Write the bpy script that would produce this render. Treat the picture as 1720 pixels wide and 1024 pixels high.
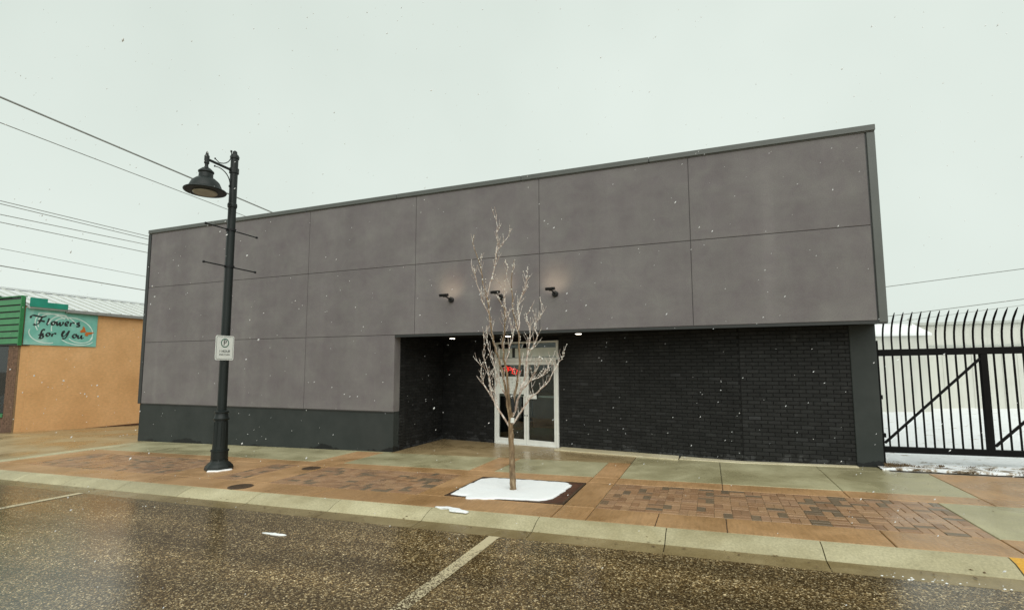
import bpy, bmesh, math, random
from mathutils import Vector, Matrix
random.seed(7)
for o in list(bpy.data.objects): bpy.data.objects.remove(o)
scn = bpy.context.scene
C = scn.collection
R = math.radians

# ---------------------------------------------------------------- camera
F, CX, CY = 853.604, 860.0, 537.838            # photograph: 1720 x 1024
YAW, PITCH, ROLL = R(-21.097), R(5.426), R(-0.115)
CAM = Vector((0.0, -9.9, 1.737))
fw = Vector((math.sin(YAW)*math.cos(PITCH), math.cos(YAW)*math.cos(PITCH), math.sin(PITCH)))
rt0 = Vector((math.cos(YAW), -math.sin(YAW), 0)); up0 = rt0.cross(fw)
rt = rt0*math.cos(ROLL) + up0*math.sin(ROLL); up = up0*math.cos(ROLL) - rt0*math.sin(ROLL)
cd = bpy.data.cameras.new('camera'); cam = bpy.data.objects.new('camera', cd); C.objects.link(cam)
cd.sensor_fit = 'HORIZONTAL'; cd.sensor_width = 36; cd.lens = 36*F/1720; cd.shift_y = (CY-512)/1720
cd.clip_start = .05; cd.clip_end = 2000
M4 = Matrix((rt, up, -fw)).transposed().to_4x4(); M4.translation = CAM
cam.matrix_world = M4
scn.camera = cam

def ray(px, py): return fw + rt*((px-CX)/F) - up*((py-CY)/F)
def onY(px, py, Y): d = ray(px, py); return CAM + d*((Y-CAM.y)/d.y)
def onX(px, py, X): d = ray(px, py); return CAM + d*((X-CAM.x)/d.x)

# ---------------------------------------------------------------- sky, sun, exposure
world = bpy.data.worlds.new('World'); scn.world = world; world.use_nodes = True
wn, wl = world.node_tree.nodes, world.node_tree.links
wn.clear()
SUN_EL, SUN_AZ = R(46), R(150)                 # soft sun through cloud, behind the camera
sky = wn.new('ShaderNodeTexSky'); sky.sky_type = 'NISHITA'; sky.sun_disc = False
sky.sun_elevation = SUN_EL; sky.sun_rotation = SUN_AZ
hsv = wn.new('ShaderNodeHueSaturation'); hsv.inputs['Saturation'].default_value = .12
wl.new(sky.outputs[0], hsv.inputs['Color'])
tc = wn.new('ShaderNodeTexCoord')
nz = wn.new('ShaderNodeTexNoise'); nz.inputs['Scale'].default_value = 1.6; nz.inputs['Detail'].default_value = 4
wl.new(tc.outputs['Generated'], nz.inputs['Vector'])
cr = wn.new('ShaderNodeValToRGB')
cr.color_ramp.elements[0].position = .3; cr.color_ramp.elements[0].color = (6.1, 6.85, 6.25, 1)
cr.color_ramp.elements[1].position = .7; cr.color_ramp.elements[1].color = (7.15, 7.9, 7.3, 1)
wl.new(nz.outputs['Fac'], cr.inputs['Fac'])
mx = wn.new('ShaderNodeMix'); mx.data_type = 'RGBA'; mx.inputs['Factor'].default_value = .9
wl.new(hsv.outputs[0], mx.inputs['A']); wl.new(cr.outputs[0], mx.inputs['B'])
bg = wn.new('ShaderNodeBackground'); bg.inputs['Strength'].default_value = .1
wl.new(mx.outputs['Result'], bg.inputs['Color'])
wo = wn.new('ShaderNodeOutputWorld'); wl.new(bg.outputs[0], wo.inputs['Surface'])

sd = bpy.data.lights.new('sun', 'SUN'); sd.energy = 1.5; sd.angle = R(70); sd.color = (1, .97, .92)
sun = bpy.data.objects.new('sun', sd); C.objects.link(sun)
sdir = Vector((math.sin(SUN_AZ)*math.cos(SUN_EL), math.cos(SUN_AZ)*math.cos(SUN_EL), math.sin(SUN_EL)))
sun.rotation_euler = sdir.to_track_quat('Z', 'Y').to_euler()
sun.location = (0, -20, 20)
vs = scn.view_settings
vs.view_transform = 'Standard'; vs.look = 'None'; vs.exposure = .2; vs.gamma = 1; vs.use_curve_mapping = False

# ---------------------------------------------------------------- material helpers
class Mat:
    def __init__(s, name):
        s.m = bpy.data.materials.new(name); s.m.use_nodes = True
        s.n, s.l = s.m.node_tree.nodes, s.m.node_tree.links
        s.b = s.n['Principled BSDF']; s.out = s.n['Material Output']
        s.geo = s.n.new('ShaderNodeNewGeometry')
    def P(s, sc=(1, 1, 1)):
        mp = s.n.new('ShaderNodeMapping'); mp.inputs['Scale'].default_value = sc
        s.l.new(s.geo.outputs['Position'], mp.inputs['Vector']); return mp.outputs[0]
    def noise(s, scale, detail=4, rough=.55, sc=(1, 1, 1), dist=0):
        t = s.n.new('ShaderNodeTexNoise'); t.inputs['Scale'].default_value = scale
        t.inputs['Detail'].default_value = detail; t.inputs['Roughness'].default_value = rough
        t.inputs['Distortion'].default_value = dist
        s.l.new(s.P(sc), t.inputs['Vector']); return t.outputs['Fac']
    def voro(s, scale, out='Distance', feat='F1', sc=(1, 1, 1)):
        t = s.n.new('ShaderNodeTexVoronoi'); t.feature = feat; t.inputs['Scale'].default_value = scale
        s.l.new(s.P(sc), t.inputs['Vector']); return t.outputs[out]
    def ramp(s, fac, stops, interp='LINEAR'):
        t = s.n.new('ShaderNodeValToRGB'); e = t.color_ramp.elements; t.color_ramp.interpolation = interp
        while len(e) < len(stops): e.new(.5)
        for i, (p, c) in enumerate(stops):
            e[i].position = p
            e[i].color = (c, c, c, 1) if isinstance(c, (int, float)) else (*c, 1)
        s.l.new(fac, t.inputs['Fac']); return t.outputs['Color']
    def mix(s, a, b, f, mode='MIX'):
        t = s.n.new('ShaderNodeMix'); t.data_type = 'RGBA'; t.blend_type = mode
        for k, v in (('A', a), ('B', b)):
            if isinstance(v, tuple): t.inputs[k].default_value = (*v, 1)
            else: s.l.new(v, t.inputs[k])
        if isinstance(f, (int, float)): t.inputs['Factor'].default_value = f
        else: s.l.new(f, t.inputs['Factor'])
        return t.outputs['Result']
    def math(s, op, a, b=None):
        t = s.n.new('ShaderNodeMath'); t.operation = op
        for i, v in enumerate((a, b)):
            if v is None: continue
            if isinstance(v, (int, float)): t.inputs[i].default_value = v
            else: s.l.new(v, t.inputs[i])
        return t.outputs[0]
    def z(s):
        t = s.n.new('ShaderNodeSeparateXYZ'); s.l.new(s.geo.outputs['Position'], t.inputs[0]); return t.outputs
    def rnd(s):
        t = s.n.new('ShaderNodeObjectInfo')
        return s.math('FRACT', s.math('ADD', t.outputs['Random'], s.geo.outputs['Random Per Island']))
    def set(s, key, v):
        if isinstance(v, (int, float)): s.b.inputs[key].default_value = v
        elif isinstance(v, tuple): s.b.inputs[key].default_value = (*v, 1)
        else: s.l.new(v, s.b.inputs[key])
    def bump(s, h, strength=.3, dist=.01):
        t = s.n.new('ShaderNodeBump'); t.inputs['Strength'].default_value = strength; t.inputs['Distance'].default_value = dist
        s.l.new(h, t.inputs['Height']); s.l.new(t.outputs[0], s.b.inputs['Normal'])

def simple(name, col, rough=.5, metal=0, var=.12, scale=6, bump=0, spec=.5):
    k = Mat(name)
    n = k.noise(scale, 5)
    k.set('Base Color', k.ramp(n, [(.3, tuple(c*(1-var) for c in col)), (.7, tuple(min(1, c*(1+var)) for c in col))]))
    k.set('Roughness', rough); k.set('Metallic', metal); k.set('Specular IOR Level', spec)
    if bump: k.bump(k.noise(scale*14, 3), bump, .004)
    return k.m

def matte(o, sp=.2, ro=.6):
    b = o.node_tree.nodes['Principled BSDF']; b.inputs['Specular IOR Level'].default_value = sp; b.inputs['Roughness'].default_value = ro; return o
def emit(name, col, st):
    k = Mat(name); k.set('Base Color', col); k.set('Emission Color', col); k.set('Emission Strength', st); return k.m

MT = {}
# stucco panels: warm grey acrylic finish, mottled, faint streaks
k = Mat('stucco_grey')
a = k.ramp(k.noise(1.1, 6, .6), [(.28, (.172, .154, .158)), (.52, (.198, .184, .183)), (.74, (.222, .210, .204))])
st = k.ramp(k.noise(1.3, 5, .65, (.5, .5, 1.6), .5), [(.3, .94), (.7, 1.06)])
sp = k.ramp(k.noise(55, 3, .7), [(.35, .90), (.65, 1.08)])
a = k.mix(a, k.ramp(k.noise(.7, 4, .6, (2.2, 2.2, .10)), [(.35, .93), (.6, 1.0), (.72, 1.09)]), 1, 'MULTIPLY')
a = k.mix(a, k.ramp(k.noise(3.1, 6, .7, (1, 1, 1), .8), [(.3, (.93, .90, .93)), (.7, (1.06, 1.08, 1.05))]), 1, 'MULTIPLY')
k.set('Base Color', k.mix(k.mix(a, st, 1, 'MULTIPLY'), sp, 1, 'MULTIPLY'))
k.set('Roughness', .8); k.set('Specular IOR Level', .25); k.bump(k.noise(160, 3, .7), .35, .004)
MT['stucco'] = k.m
# charcoal plinth with peeled / damp patches near the ground
k = Mat('plinth_charcoal')
a = k.ramp(k.noise(1.6, 6, .65), [(.3, (.031, .037, .0355)), (.7, (.047, .053, .051))])
h = k.math('SUBTRACT', k.z()[2], k.math('MULTIPLY', k.z()[0], .019))
nn = k.noise(.55, 2, .5, (1, 1, .15)); fine = k.noise(9, 4)
edge = k.math('SUBTRACT', k.math('MULTIPLY', k.math('ADD', nn, k.math('MULTIPLY', fine, .16)), .95), .53)
peel = k.math('LESS_THAN', h, edge)
k.set('Base Color', k.mix(a, (.016, .018, .019), peel)); k.set('Roughness', k.ramp(peel, [(0, .62), (1, .35)]))
k.set('Specular IOR Level', .25); k.bump(k.noise(130, 3), .25, .003)
MT['plinth'] = k.m
# black painted brick
k = Mat('painted_brick')
r = k.rnd()
a = k.ramp(r, [(0, (.021, .0215, .021)), (.5, (.025, .0255, .025)), (.94, (.030, .0305, .030)), (.98, (.036, .037, .037)), (1, (.045, .046, .048))])
sc = k.ramp(k.noise(5, 6, .65), [(.35, .66), (.62, .95), (.72, 1.5), (.8, 2.1)])
h = k.math('SUBTRACT', k.z()[2], k.math('MULTIPLY', k.z()[0], .019))
low = k.math('LESS_THAN', h, k.math('MULTIPLY', k.math('SUBTRACT', k.noise(5, 5, .7), .44), .8))
c = k.mix(a, sc, 1, 'MULTIPLY')
k.set('Base Color', k.mix(c, (.095, .097, .1), k.math('MULTIPLY', low, .36)))
k.set('Roughness', .55); k.set('Specular IOR Level', .2); k.bump(k.noise(70, 4, .6), .35, .004)
MT['brick'] = k.m
MT['mortar'] = simple('brick_mortar_black', (.014, .014, .0138), .8, 0, .1, 6, 0, .15)
MT['metal_trim'] = simple('coping_metal', (.105, .112, .104), .42, 0, .08, 2)
MT['dark_trim'] = simple('trim_dark', (.028, .03, .029), .45)
MT['black'] = simple('black_powder_coat', (.010, .011, .012), .32, 0, .2, 9)
MT['gate'] = simple('gate_black_paint', (.006, .006, .006), .5, 0, .2, 9)
matte(MT['gate'], .12); matte(MT['black'], .3, .45)
MT['lamp_green'] = simple('lamp_post_paint', (.010, .0145, .0135), .42, 0, .2, 3, 0, .35)
MT['soffit'] = simple('soffit_black', (.008, .008, .008), .8, 0, .1, 6, 0, .15)
MT['roof'] = simple('roof_membrane', (.2, .2, .2), .8)
MT['white_alu'] = simple('white_aluminium', (.86, .87, .83), .4, 0, .06, 5)
MT['pale_panel'] = simple('transom_film', (.80, .84, .77), .6, 0, .1, 3)
MT['dark_in'] = simple('interior_dark', (.035, .033, .03), .8)
MT['steel'] = simple('brushed_steel', (.55, .56, .55), .35, .9)
MT['paper'] = simple('paper_white', (.84, .88, .84), .8, 0, .04, 6)
MT['ink'] = simple('ink_dark', (.03, .035, .035), .8)
MT['sign_white'] = simple('sign_white', (.82, .85, .82), .45, 0, .03, 4)
MT['sign_green'] = simple('sign_green', (.02, .13, .085), .5)
MT['bulb'] = emit('lit_downlight', (1, .9, .74), 6)
MT['neon'] = emit('neon_red', (1, .03, .02), 2.2)
MT['neon_dim'] = emit('neon_red_dim', (.9, .05, .03), .5)
MT['lens'] = simple('frosted_lens', (.42, .40, .33), .35)
MT['snow'] = None
k = Mat('snow'); k.set('Base Color', k.ramp(k.noise(3, 5), [(.3, (.90, .92, .94)), (.7, (.95, .955, .96))])); k.set('Roughness', .75)
k.bump(k.noise(22, 5, .65), .5, .02); MT['snow'] = k.m
k = Mat('yard_snow')
nr = k.n.new('ShaderNodeMapRange'); nr.inputs['From Min'].default_value = .3; nr.inputs['From Max'].default_value = 1.5; nr.inputs['To Min'].default_value = .13; nr.inputs['To Max'].default_value = 0
k.l.new(k.z()[1], nr.inputs['Value'])
t = k.ramp(k.math('ADD', k.noise(3.4, 9, .72, (1, 1.6, 1)), nr.outputs[0]), [(.60, (.90, .92, .94)), (.645, (.45, .38, .29)), (.70, (.10, .065, .035))])
k.set('Base Color', t); k.set('Roughness', .8); k.bump(k.noise(9, 6, .65), .6, .04); MT['yard'] = k.m
k = Mat('glass_door')
tr = k.n.new('ShaderNodeBsdfTransparent'); tr.inputs[0].default_value = (.75, .78, .74, 1)
gl = k.n.new('ShaderNodeBsdfGlossy'); gl.inputs['Roughness'].default_value = .03
fr = k.n.new('ShaderNodeFresnel'); fr.inputs['IOR'].default_value = 1.55
ms = k.n.new('ShaderNodeMixShader'); k.l.new(fr.outputs[0], ms.inputs[0]); k.l.new(tr.outputs[0], ms.inputs[1]); k.l.new(gl.outputs[0], ms.inputs[2])
k.l.new(ms.outputs[0], k.out.inputs['Surface']); MT['glass'] = k.m

def concrete(name, c1, c2, r1=.22, r2=.6, wetscale=.7, grain=60, bump=.25, brush=0):
    k = Mat(name)
    base = k.ramp(k.noise(2.3, 7, .6), [(.3, c1), (.7, c2)])
    rn = k.n.new('ShaderNodeObjectInfo').outputs['Random']
    base = k.mix(base, k.ramp(rn, [(0, .90), (1, 1.08)]), 1, 'MULTIPLY')
    g = k.ramp(k.noise(grain, 3, .75), [(.32, .78), (.7, 1.16)])
    base = k.mix(base, g, 1, 'MULTIPLY')
    if brush: base = k.mix(base, k.ramp(k.noise(38, 2, .6, (1, .12, 1)), [(.35, .9), (.65, 1.08)]), 1, 'MULTIPLY')
    wet = k.ramp(k.noise(wetscale, 4, .6, dist=.6), [(.38, 0.), (.62, 1.)])
    base = k.mix(base, k.mix(base, (.80, .77, .70), 1, 'MULTIPLY'), wet)
    k.set('Base Color', base); k.set('Roughness', k.ramp(wet, [(0, r2), (1, r1)]))
    k.bump(k.noise(grain*1.5, 3, .7), bump, .004); return k.m
MT['slab_grey'] = concrete('wet_concrete_greygreen', (.39, .358, .215), (.51, .468, .295), .22, .55)
MT['slab_terra'] = concrete('terracotta_concrete', (.45, .262, .122), (.57, .342, .172), .26, .5, brush=1)
MT['slab_tan'] = concrete('tan_concrete', (.36, .265, .14), (.46, .35, .195), .18, .5)
MT['kerb'] = concrete('pale_kerb_concrete', (.43, .385, .235), (.55, .495, .32), .4, .75, .9, 45, .3)
MT['pale_step'] = concrete('pale_step_concrete', (.66, .59, .41), (.80, .73, .53), .5, .8)
MT['gutter'] = concrete('wet_gutter', (.235, .175, .085), (.34, .265, .14), .12, .35, 1.1)
MT['joint'] = simple('joint_dark', (.06, .045, .03), .7)
k = Mat('pavers')
r = k.rnd()
a = k.ramp(r, [(0, (.17, .125, .082)), (.13, (.20, .145, .092)), (.2, (.29, .165, .092)), (.5, (.36, .205, .11)), (.75, (.42, .255, .142)), (1, (.34, .205, .125))])
k.set('Base Color', k.mix(a, k.ramp(k.noise(40, 4, .7), [(.3, .78), (.7, 1.15)]), 1, 'MULTIPLY'))
k.set('Roughness', k.ramp(k.noise(1.2, 4), [(.4, .22), (.65, .5)])); k.bump(k.noise(80, 3), .3, .003); MT['paver'] = k.m
MT['paver_sand'] = simple('paver_sand', (.26, .18, .10), .8, 0, .2, 20)
# wet asphalt
k = Mat('wet_asphalt')
cell = k.n.new('ShaderNodeTexVoronoi'); cell.inputs['Scale'].default_value = 95; cell.inputs['Randomness'].default_value = 1; k.l.new(k.P(), cell.inputs['Vector'])
sepc = k.n.new('ShaderNodeSeparateColor'); k.l.new(cell.outputs['Color'], sepc.inputs[0])
stone = k.ramp(sepc.outputs[0], [(0, (.054, .033, .012)), (.45, (.088, .055, .022)), (.70, (.17, .115, .052)), (.88, (.34, .25, .13)), (.96, (.52, .40, .23)), (1, (.78, .64, .42))])
big = k.n.new('ShaderNodeTexVoronoi'); big.inputs['Scale'].default_value = 46; k.l.new(k.P(), big.inputs['Vector'])
sepb = k.n.new('ShaderNodeSeparateColor'); k.l.new(big.outputs['Color'], sepb.inputs[0])
col = k.mix(stone, k.ramp(sepb.outputs[1], [(0, .68), (.75, 1.0), (.93, 1.5), (1, 1.9)]), 1, 'MULTIPLY')
trk = k.ramp(k.noise(.9, 5, .62, (.16, 1.5, 1), .3), [(.28, .55), (.5, .92), (.72, 1.45)])
col = k.mix(col, trk, 1, 'MULTIPLY')
col = k.mix(col, k.ramp(k.noise(1.7, 6, .7), [(.3, .78), (.7, 1.22)]), 1, 'MULTIPLY')
k.set('Base Color', col)
k.set('Roughness', k.ramp(k.noise(1.1, 6, .7, (.4, 1.3, 1), .3), [(.35, .07), (.65, .20)]))
k.set('Specular IOR Level', .65)
hh = k.math('ADD', k.math('MULTIPLY', cell.outputs['Distance'], -.6), k.math('MULTIPLY', k.noise(30, 3), .8))
k.bump(hh, .16, .006); MT['asphalt'] = k.m
k = Mat('worn_stripe_paint')
v = k.voro(95, 'Color'); sp = k.n.new('ShaderNodeSeparateColor'); k.l.new(v, sp.inputs[0])
yv = k.z()[1]
thr = k.n.new('ShaderNodeMapRange'); thr.inputs['From Min'].default_value = -7.2; thr.inputs['From Max'].default_value = -4.6
thr.inputs['To Min'].default_value = .85; thr.inputs['To Max'].default_value = .28
k.l.new(yv, thr.inputs['Value'])
wear = k.math('LESS_THAN', k.math('ADD', k.math('MULTIPLY', sp.outputs[0], .55), k.math('MULTIPLY', k.noise(8, 5, .7), .6)), thr.outputs[0])
k.set('Base Color', k.mix((.60, .51, .33), (.075, .048, .021), wear)); k.set('Roughness', .4); k.bump(k.noise(120, 2), .4, .005); MT['stripe'] = k.m
MT['yellow'] = concrete('yellow_paint', (.68, .34, .025), (.80, .43, .04), .35, .6)
MT['rust'] = simple('rusty_iron', (.085, .032, .014), .6, 0, .5, 14, .4)
MT['cover'] = simple('iron_cover', (.07, .042, .022), .5, 0, .3, 20, .3)
MT['ground'] = simple('far_ground', (.34, .31, .26), .9, 0, .4, .3)
MT['orange'] = None
k = Mat('orange_stucco')
a = k.ramp(k.noise(.9, 6, .6), [(.3, (.70, .385, .165)), (.52, (.80, .455, .205)), (.72, (.88, .52, .25))])
k.set('Base Color', k.mix(a, k.ramp(k.noise(9, 5, .6, (1, 1, 2)), [(.3, .9), (.7, 1.07)]), 1, 'MULTIPLY')); k.set('Roughness', .85); k.bump(k.noise(45, 4), .6, .01); MT['orange'] = k.m
MT['green'] = simple('green_metal', (.035, .22, .075), .42, 0, .15, 3)
MT['teal'] = simple('teal_metal', (.02, .30, .21), .45, 0, .12, 3)
MT['roof_white'] = simple('white_metal_roof', (.70, .72, .72), .45, 0, .05, 2)
MT['red_brick'] = simple('red_brown_brick', (.17, .095, .06), .8, 0, .45, 9, .3)
k = Mat('banner_teal')
k.set('Base Color', k.ramp(k.noise(1.1, 3, .5, dist=1.2), [(.3, (.16, .50, .42)), (.55, (.26, .62, .53)), (.75, (.48, .74, .66))])); k.set('Roughness', .5); MT['banner'] = k.m
MT['banner_pale'] = simple('banner_swirl', (.74, .90, .84), .5)
MT['butterfly'] = simple('butterfly_orange', (.62, .17, .03), .5)
MT['white_siding'] = None
k = Mat('white_siding')
a = k.ramp(k.noise(.8, 6, .6), [(.3, (.60, .60, .54)), (.7, (.68, .68, .62))])
k.set('Base Color', k.mix(a, k.ramp(k.noise(5, 4, .6, (2, 2, .1)), [(.3, .94), (.7, 1.03)]), 1, 'MULTIPLY')); k.set('Roughness', .7); MT['white_siding'] = k.m
MT['pale_grey'] = simple('pale_grey_metal', (.50, .52, .48), .6)
MT['wire'] = simple('cable_grey', (.30, .31, .30), .8)
MT['wood'] = simple('pole_wood', (.13, .1, .07), .85, 0, .3, 6)
k = Mat('tree_bark')
a = k.ramp(k.noise(26, 5, .65, (1, 1, .35)), [(.32, (.105, .065, .032)), (.55, (.24, .16, .085)), (.72, (.46, .37, .25))])
k.set('Base Color', a); k.set('Roughness', .6); k.bump(k.noise(70, 4), .5, .004); MT['bark'] = k.m
k = Mat('twig_bark')
a = k.ramp(k.noise(17, 4, .6), [(.3, (.27, .17, .12)), (.48, (.50, .39, .32)), (.64, (.86, .80, .74))])
k.set('Base Color', a); k.set('Roughness', .5); MT['twig'] = k.m
MT['bud'] = simple('frosted_bud', (.85, .78, .70), .6, 0, .3, 30)
k = Mat('dead_grass'); k.set('Base Color', k.ramp(k.rnd(), [(0, (.05, .028, .012)), (.5, (.13, .075, .03)), (1, (.24, .17, .08))])); k.set('Roughness', .8); MT['grass'] = k.m

# ---------------------------------------------------------------- mesh helpers
SL = .019
def g(x): return SL*max(-60, min(60, x))

class MB:
    def __init__(s): s.v = []; s.f = []
    def quad(s, *p):
        i = len(s.v); s.v += [tuple(q) for q in p]; s.f.append(tuple(range(i, i+len(p))))
    def hexa(s, b, t):                       # b, t: four points each, ccw from above
        i = len(s.v); s.v += [tuple(q) for q in b] + [tuple(q) for q in t]
        s.f += [(i+3, i+2, i+1, i), (i+4, i+5, i+6, i+7)]
        for q in range(4): s.f.append((i+q, i+(q+1) % 4, i+4+(q+1) % 4, i+4+q))
    def box(s, x0, x1, y0, y1, z0, z1):
        s.hexa([(x0, y0, z0), (x1, y0, z0), (x1, y1, z0), (x0, y1, z0)], [(x0, y0, z1), (x1, y0, z1), (x1, y1, z1), (x0, y1, z1)])
    def prism(s, poly, z0, z1, slope=True):  # poly ccw in xy
        n = len(poly); i = len(s.v); a = lambda x: g(x) if slope else 0
        s.v += [(x, y, z0+a(x)) for x, y in poly] + [(x, y, z1+a(x)) for x, y in poly]
        s.f += [tuple(i+n-1-q for q in range(n)), tuple(i+n+q for q in range(n))]
        for q in range(n): s.f.append((i+q, i+(q+1) % n, i+n+(q+1) % n, i+n+q))
    def tube(s, pts, rad, n=6, cap=True):
        pts = [Vector(p) for p in pts]
        if isinstance(rad, (int, float)): rad = [rad]*len(pts)
        i0 = len(s.v); prev = None
        for q, p in enumerate(pts):
            d = (pts[min(q+1, len(pts)-1)] - pts[max(q-1, 0)]).normalized()
            if prev is None: a = d.orthogonal().normalized()
            else:
                a = prev - d*prev.dot(d); a = a.normalized() if a.length > 1e-6 else d.orthogonal().normalized()
            prev = a; b = d.cross(a)
            for j in range(n):
                th = 2*math.pi*j/n; s.v.append(tuple(p + (a*math.cos(th)+b*math.sin(th))*rad[q]))
        for q in range(len(pts)-1):
            for j in range(n):
                s.f.append((i0+q*n+j, i0+q*n+(j+1) % n, i0+(q+1)*n+(j+1) % n, i0+(q+1)*n+j))
        if cap:
            s.f.append(tuple(i0+j for j in reversed(range(n)))); s.f.append(tuple(i0+(len(pts)-1)*n+j for j in range(n)))
    def lathe(s, prof, c=(0, 0, 0), n=24, rot=None):
        i0 = len(s.v); c = Vector(c)
        for r_, z_ in prof:
            for j in range(n):
                th = 2*math.pi*j/n; p = Vector((r_*math.cos(th), r_*math.sin(th), z_))
                if rot: p = rot @ p
                s.v.append(tuple(c+p))
        for q in range(len(prof)-1):
            for j in range(n): s.f.append((i0+q*n+j, i0+q*n+(j+1) % n, i0+(q+1)*n+(j+1) % n, i0+(q+1)*n+j))
        s.f.append(tuple(i0+j for j in reversed(range(n)))); s.f.append(tuple(i0+(len(prof)-1)*n+j for j in range(n)))
    def mesh(s, name, mat, smooth=False):
        me = bpy.data.meshes.new(name); me.from_pydata(s.v, [], s.f)
        me.materials.append(MT[mat] if isinstance(mat, str) else mat)
        if smooth:
            me.polygons.foreach_set('use_smooth', [True]*len(me.polygons))
        me.update(); return me
    def build(s, name, mat, parent=None, smooth=False):
        return obj(name, s.mesh(name, mat, smooth), parent)

def obj(name, me, parent=None, loc=None, rot=None):
    o = bpy.data.objects.new(name, me); C.objects.link(o)
    if loc is not None: o.location = loc
    if rot is not None: o.rotation_euler = rot
    if parent is not None:
        o.parent = parent
        o.matrix_parent_inverse = Matrix.Translation(-parent.location) if parent.rotation_euler.z == 0 else parent.matrix_basis.inverted()
    return o
def tag(o, label=None, cat=None, group=None, kind=None):
    if label: o['label'] = label
    if cat: o['category'] = cat
    if group: o['group'] = group
    if kind: o['kind'] = kind
    return o
def thing(name, label, cat, loc=(0, 0, 0), group=None):
    o = bpy.data.objects.new(name, None); C.objects.link(o); o.location = loc; o.empty_display_size = .1
    return tag(o, label, cat, group)
def struct(o): o['kind'] = 'structure'; return o
def bevel(o, w, seg=1, angle=30):
    m = o.modifiers.new('bevel', 'BEVEL'); m.width = w; m.segments = seg; m.limit_method = 'ANGLE'; m.angle_limit = R(angle); return o
def auto_smooth(o, ang=40):
    me = o.data; bm = bmesh.new(); bm.from_mesh(me)
    for f in bm.faces: f.smooth = True
    for e in bm.edges:
        if len(e.link_faces) == 2 and e.calc_face_angle(0) > R(ang): e.smooth = False
    bm.to_mesh(me); bm.free(); return o
def chamfer_box(sx, sy, sz, ch, axis='z'):
    """box centred in x,y with top at z=0 (chamfered top rim)"""
    m = MB(); a, b = sx/2, sy/2
    i = 0
    m.v = [(-a, -b, -sz), (a, -b, -sz), (a, b, -sz), (-a, b, -sz), (-a, -b, -ch), (a, -b, -ch), (a, b, -ch), (-a, b, -ch),
           (-a+ch, -b+ch, 0), (a-ch, -b+ch, 0), (a-ch, b-ch, 0), (-a+ch, b-ch, 0)]
    m.f = [(3, 2, 1, 0), (8, 9, 10, 11)]
    for q in range(4):
        r_ = (q+1) % 4; m.f += [(q, r_, 4+r_, 4+q), (4+q, 4+r_, 8+r_, 8+q)]
    return m
def text_mesh(body, size, mat, align='CENTER', name='lettering', extrude=.0015):
    cu = bpy.data.curves.new(name, 'FONT'); cu.body = body; cu.size = size; cu.align_x = align; cu.align_y = 'CENTER'; cu.extrude = extrude; cu.resolution_u = 3
    o = bpy.data.objects.new(name, cu); C.objects.link(o)
    dg = bpy.context.evaluated_depsgraph_get(); dg.update()
    me = bpy.data.meshes.new_from_object(o.evaluated_get(dg)); bpy.data.objects.remove(o)
    me.materials.clear(); me.materials.append(MT[mat]); me.name = name; return me

# ================================================================ THE SETTING
# far ground sheet, gently sloping with the street
m = MB(); xs = [-900, -60, -30, 0, 30, 60, 900]; ys = [-900, 0, 900]
for i in range(len(xs)-1):
    for j in range(2):
        m.quad(*[(x, y, g(x)-.75) for x, y in ((xs[i], ys[j]), (xs[i+1], ys[j]), (xs[i+1], ys[j+1]), (xs[i], ys[j+1]))])
struct(m.build('ground', 'ground'))

# road
m = MB(); xs = [-200, -60, -30, -10, 0, 10, 30, 60, 200]; ys = [-22, -13, -8, -4.34]
rz = lambda x, y: g(x) - .108 + .008*min(5, -4.34-y)
for i in range(len(xs)-1):
    for j in range(3):
        m.quad(*[(x, y, rz(x, y)) for x, y in ((xs[i], ys[j]), (xs[i+1], ys[j]), (xs[i+1], ys[j+1]), (xs[i], ys[j+1]))])
road = struct(m.build('road', 'asphalt'))
def stripe(x0, x1, y0, y1):
    m = MB(); n = 14
    for q in range(n):
        a, b = y0+(y1-y0)*q/n, y0+(y1-y0)*(q+1)/n
        m.quad((x0, a, rz(x0, a)+.004), (x1, a, rz(x1, a)+.004), (x1, b, rz(x1, b)+.004), (x0, b, rz(x0, b)+.004))
    return m.build('parking_stripe', 'stripe', road)
stripe(-2.40, -2.27, -8.5, -4.42); stripe(-9.82, -9.69, -8.5, -4.42); stripe(5.1, 5.23, -8.5, -4.42)

# kerb and gutter, cast in lengths
kerb = MB(); kerb.box(-200, 200, -4.30, -3.90, -5.3, -5.2)
kerb_prof = [(-3.872, -.25), (-3.872, 0), (-3.90, -.002), (-4.0, -.022), (-4.145, -.082), (-4.165, -.092), (-4.165, -.25)]
kroot = bpy.data.objects.new('kerb', None); C.objects.link(kroot); struct(kroot)
joints = [-60, -45, -34]+[-26+1.45*i for i in range(0, 15)]
joints = sorted(set([-60, -40, -28] + [round(-.5-1.47*i, 3) for i in range(0, 17)] + [.97, 2.44, 3.9, 5.4, 6.9, 12, 20, 40, 60]))
for a, b in zip(joints, joints[1:]):
    m = MB(); n = len(kerb_prof); ga = .005
    for x in (a+ga, b-ga):
        m.v += [(x, y, z+g(x)) for y, z in kerb_prof]
    m.f = [tuple(range(n)), tuple(reversed(range(n, 2*n)))]
    for q in range(n): m.f.append((q, n+q, n+(q+1) % n, (q+1) % n))
    o = m.build('kerb_length', 'kerb', kroot); auto_smooth(o, 50)
    m = MB(); m.hexa(*[[(a+ga, -4.41, dz_-.012+g(a)), (b-ga, -4.41, dz_-.012+g(b)), (b-ga, -4.163, dz_+g(b)), (a+ga, -4.163, dz_+g(a))] for dz_ in (-.25, -.094)]); m.build('gutter_pan', 'gutter', kroot)
m = MB()
yp = [(-3.885, .003), (-4.0, -.017), (-4.14, -.075)]
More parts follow.
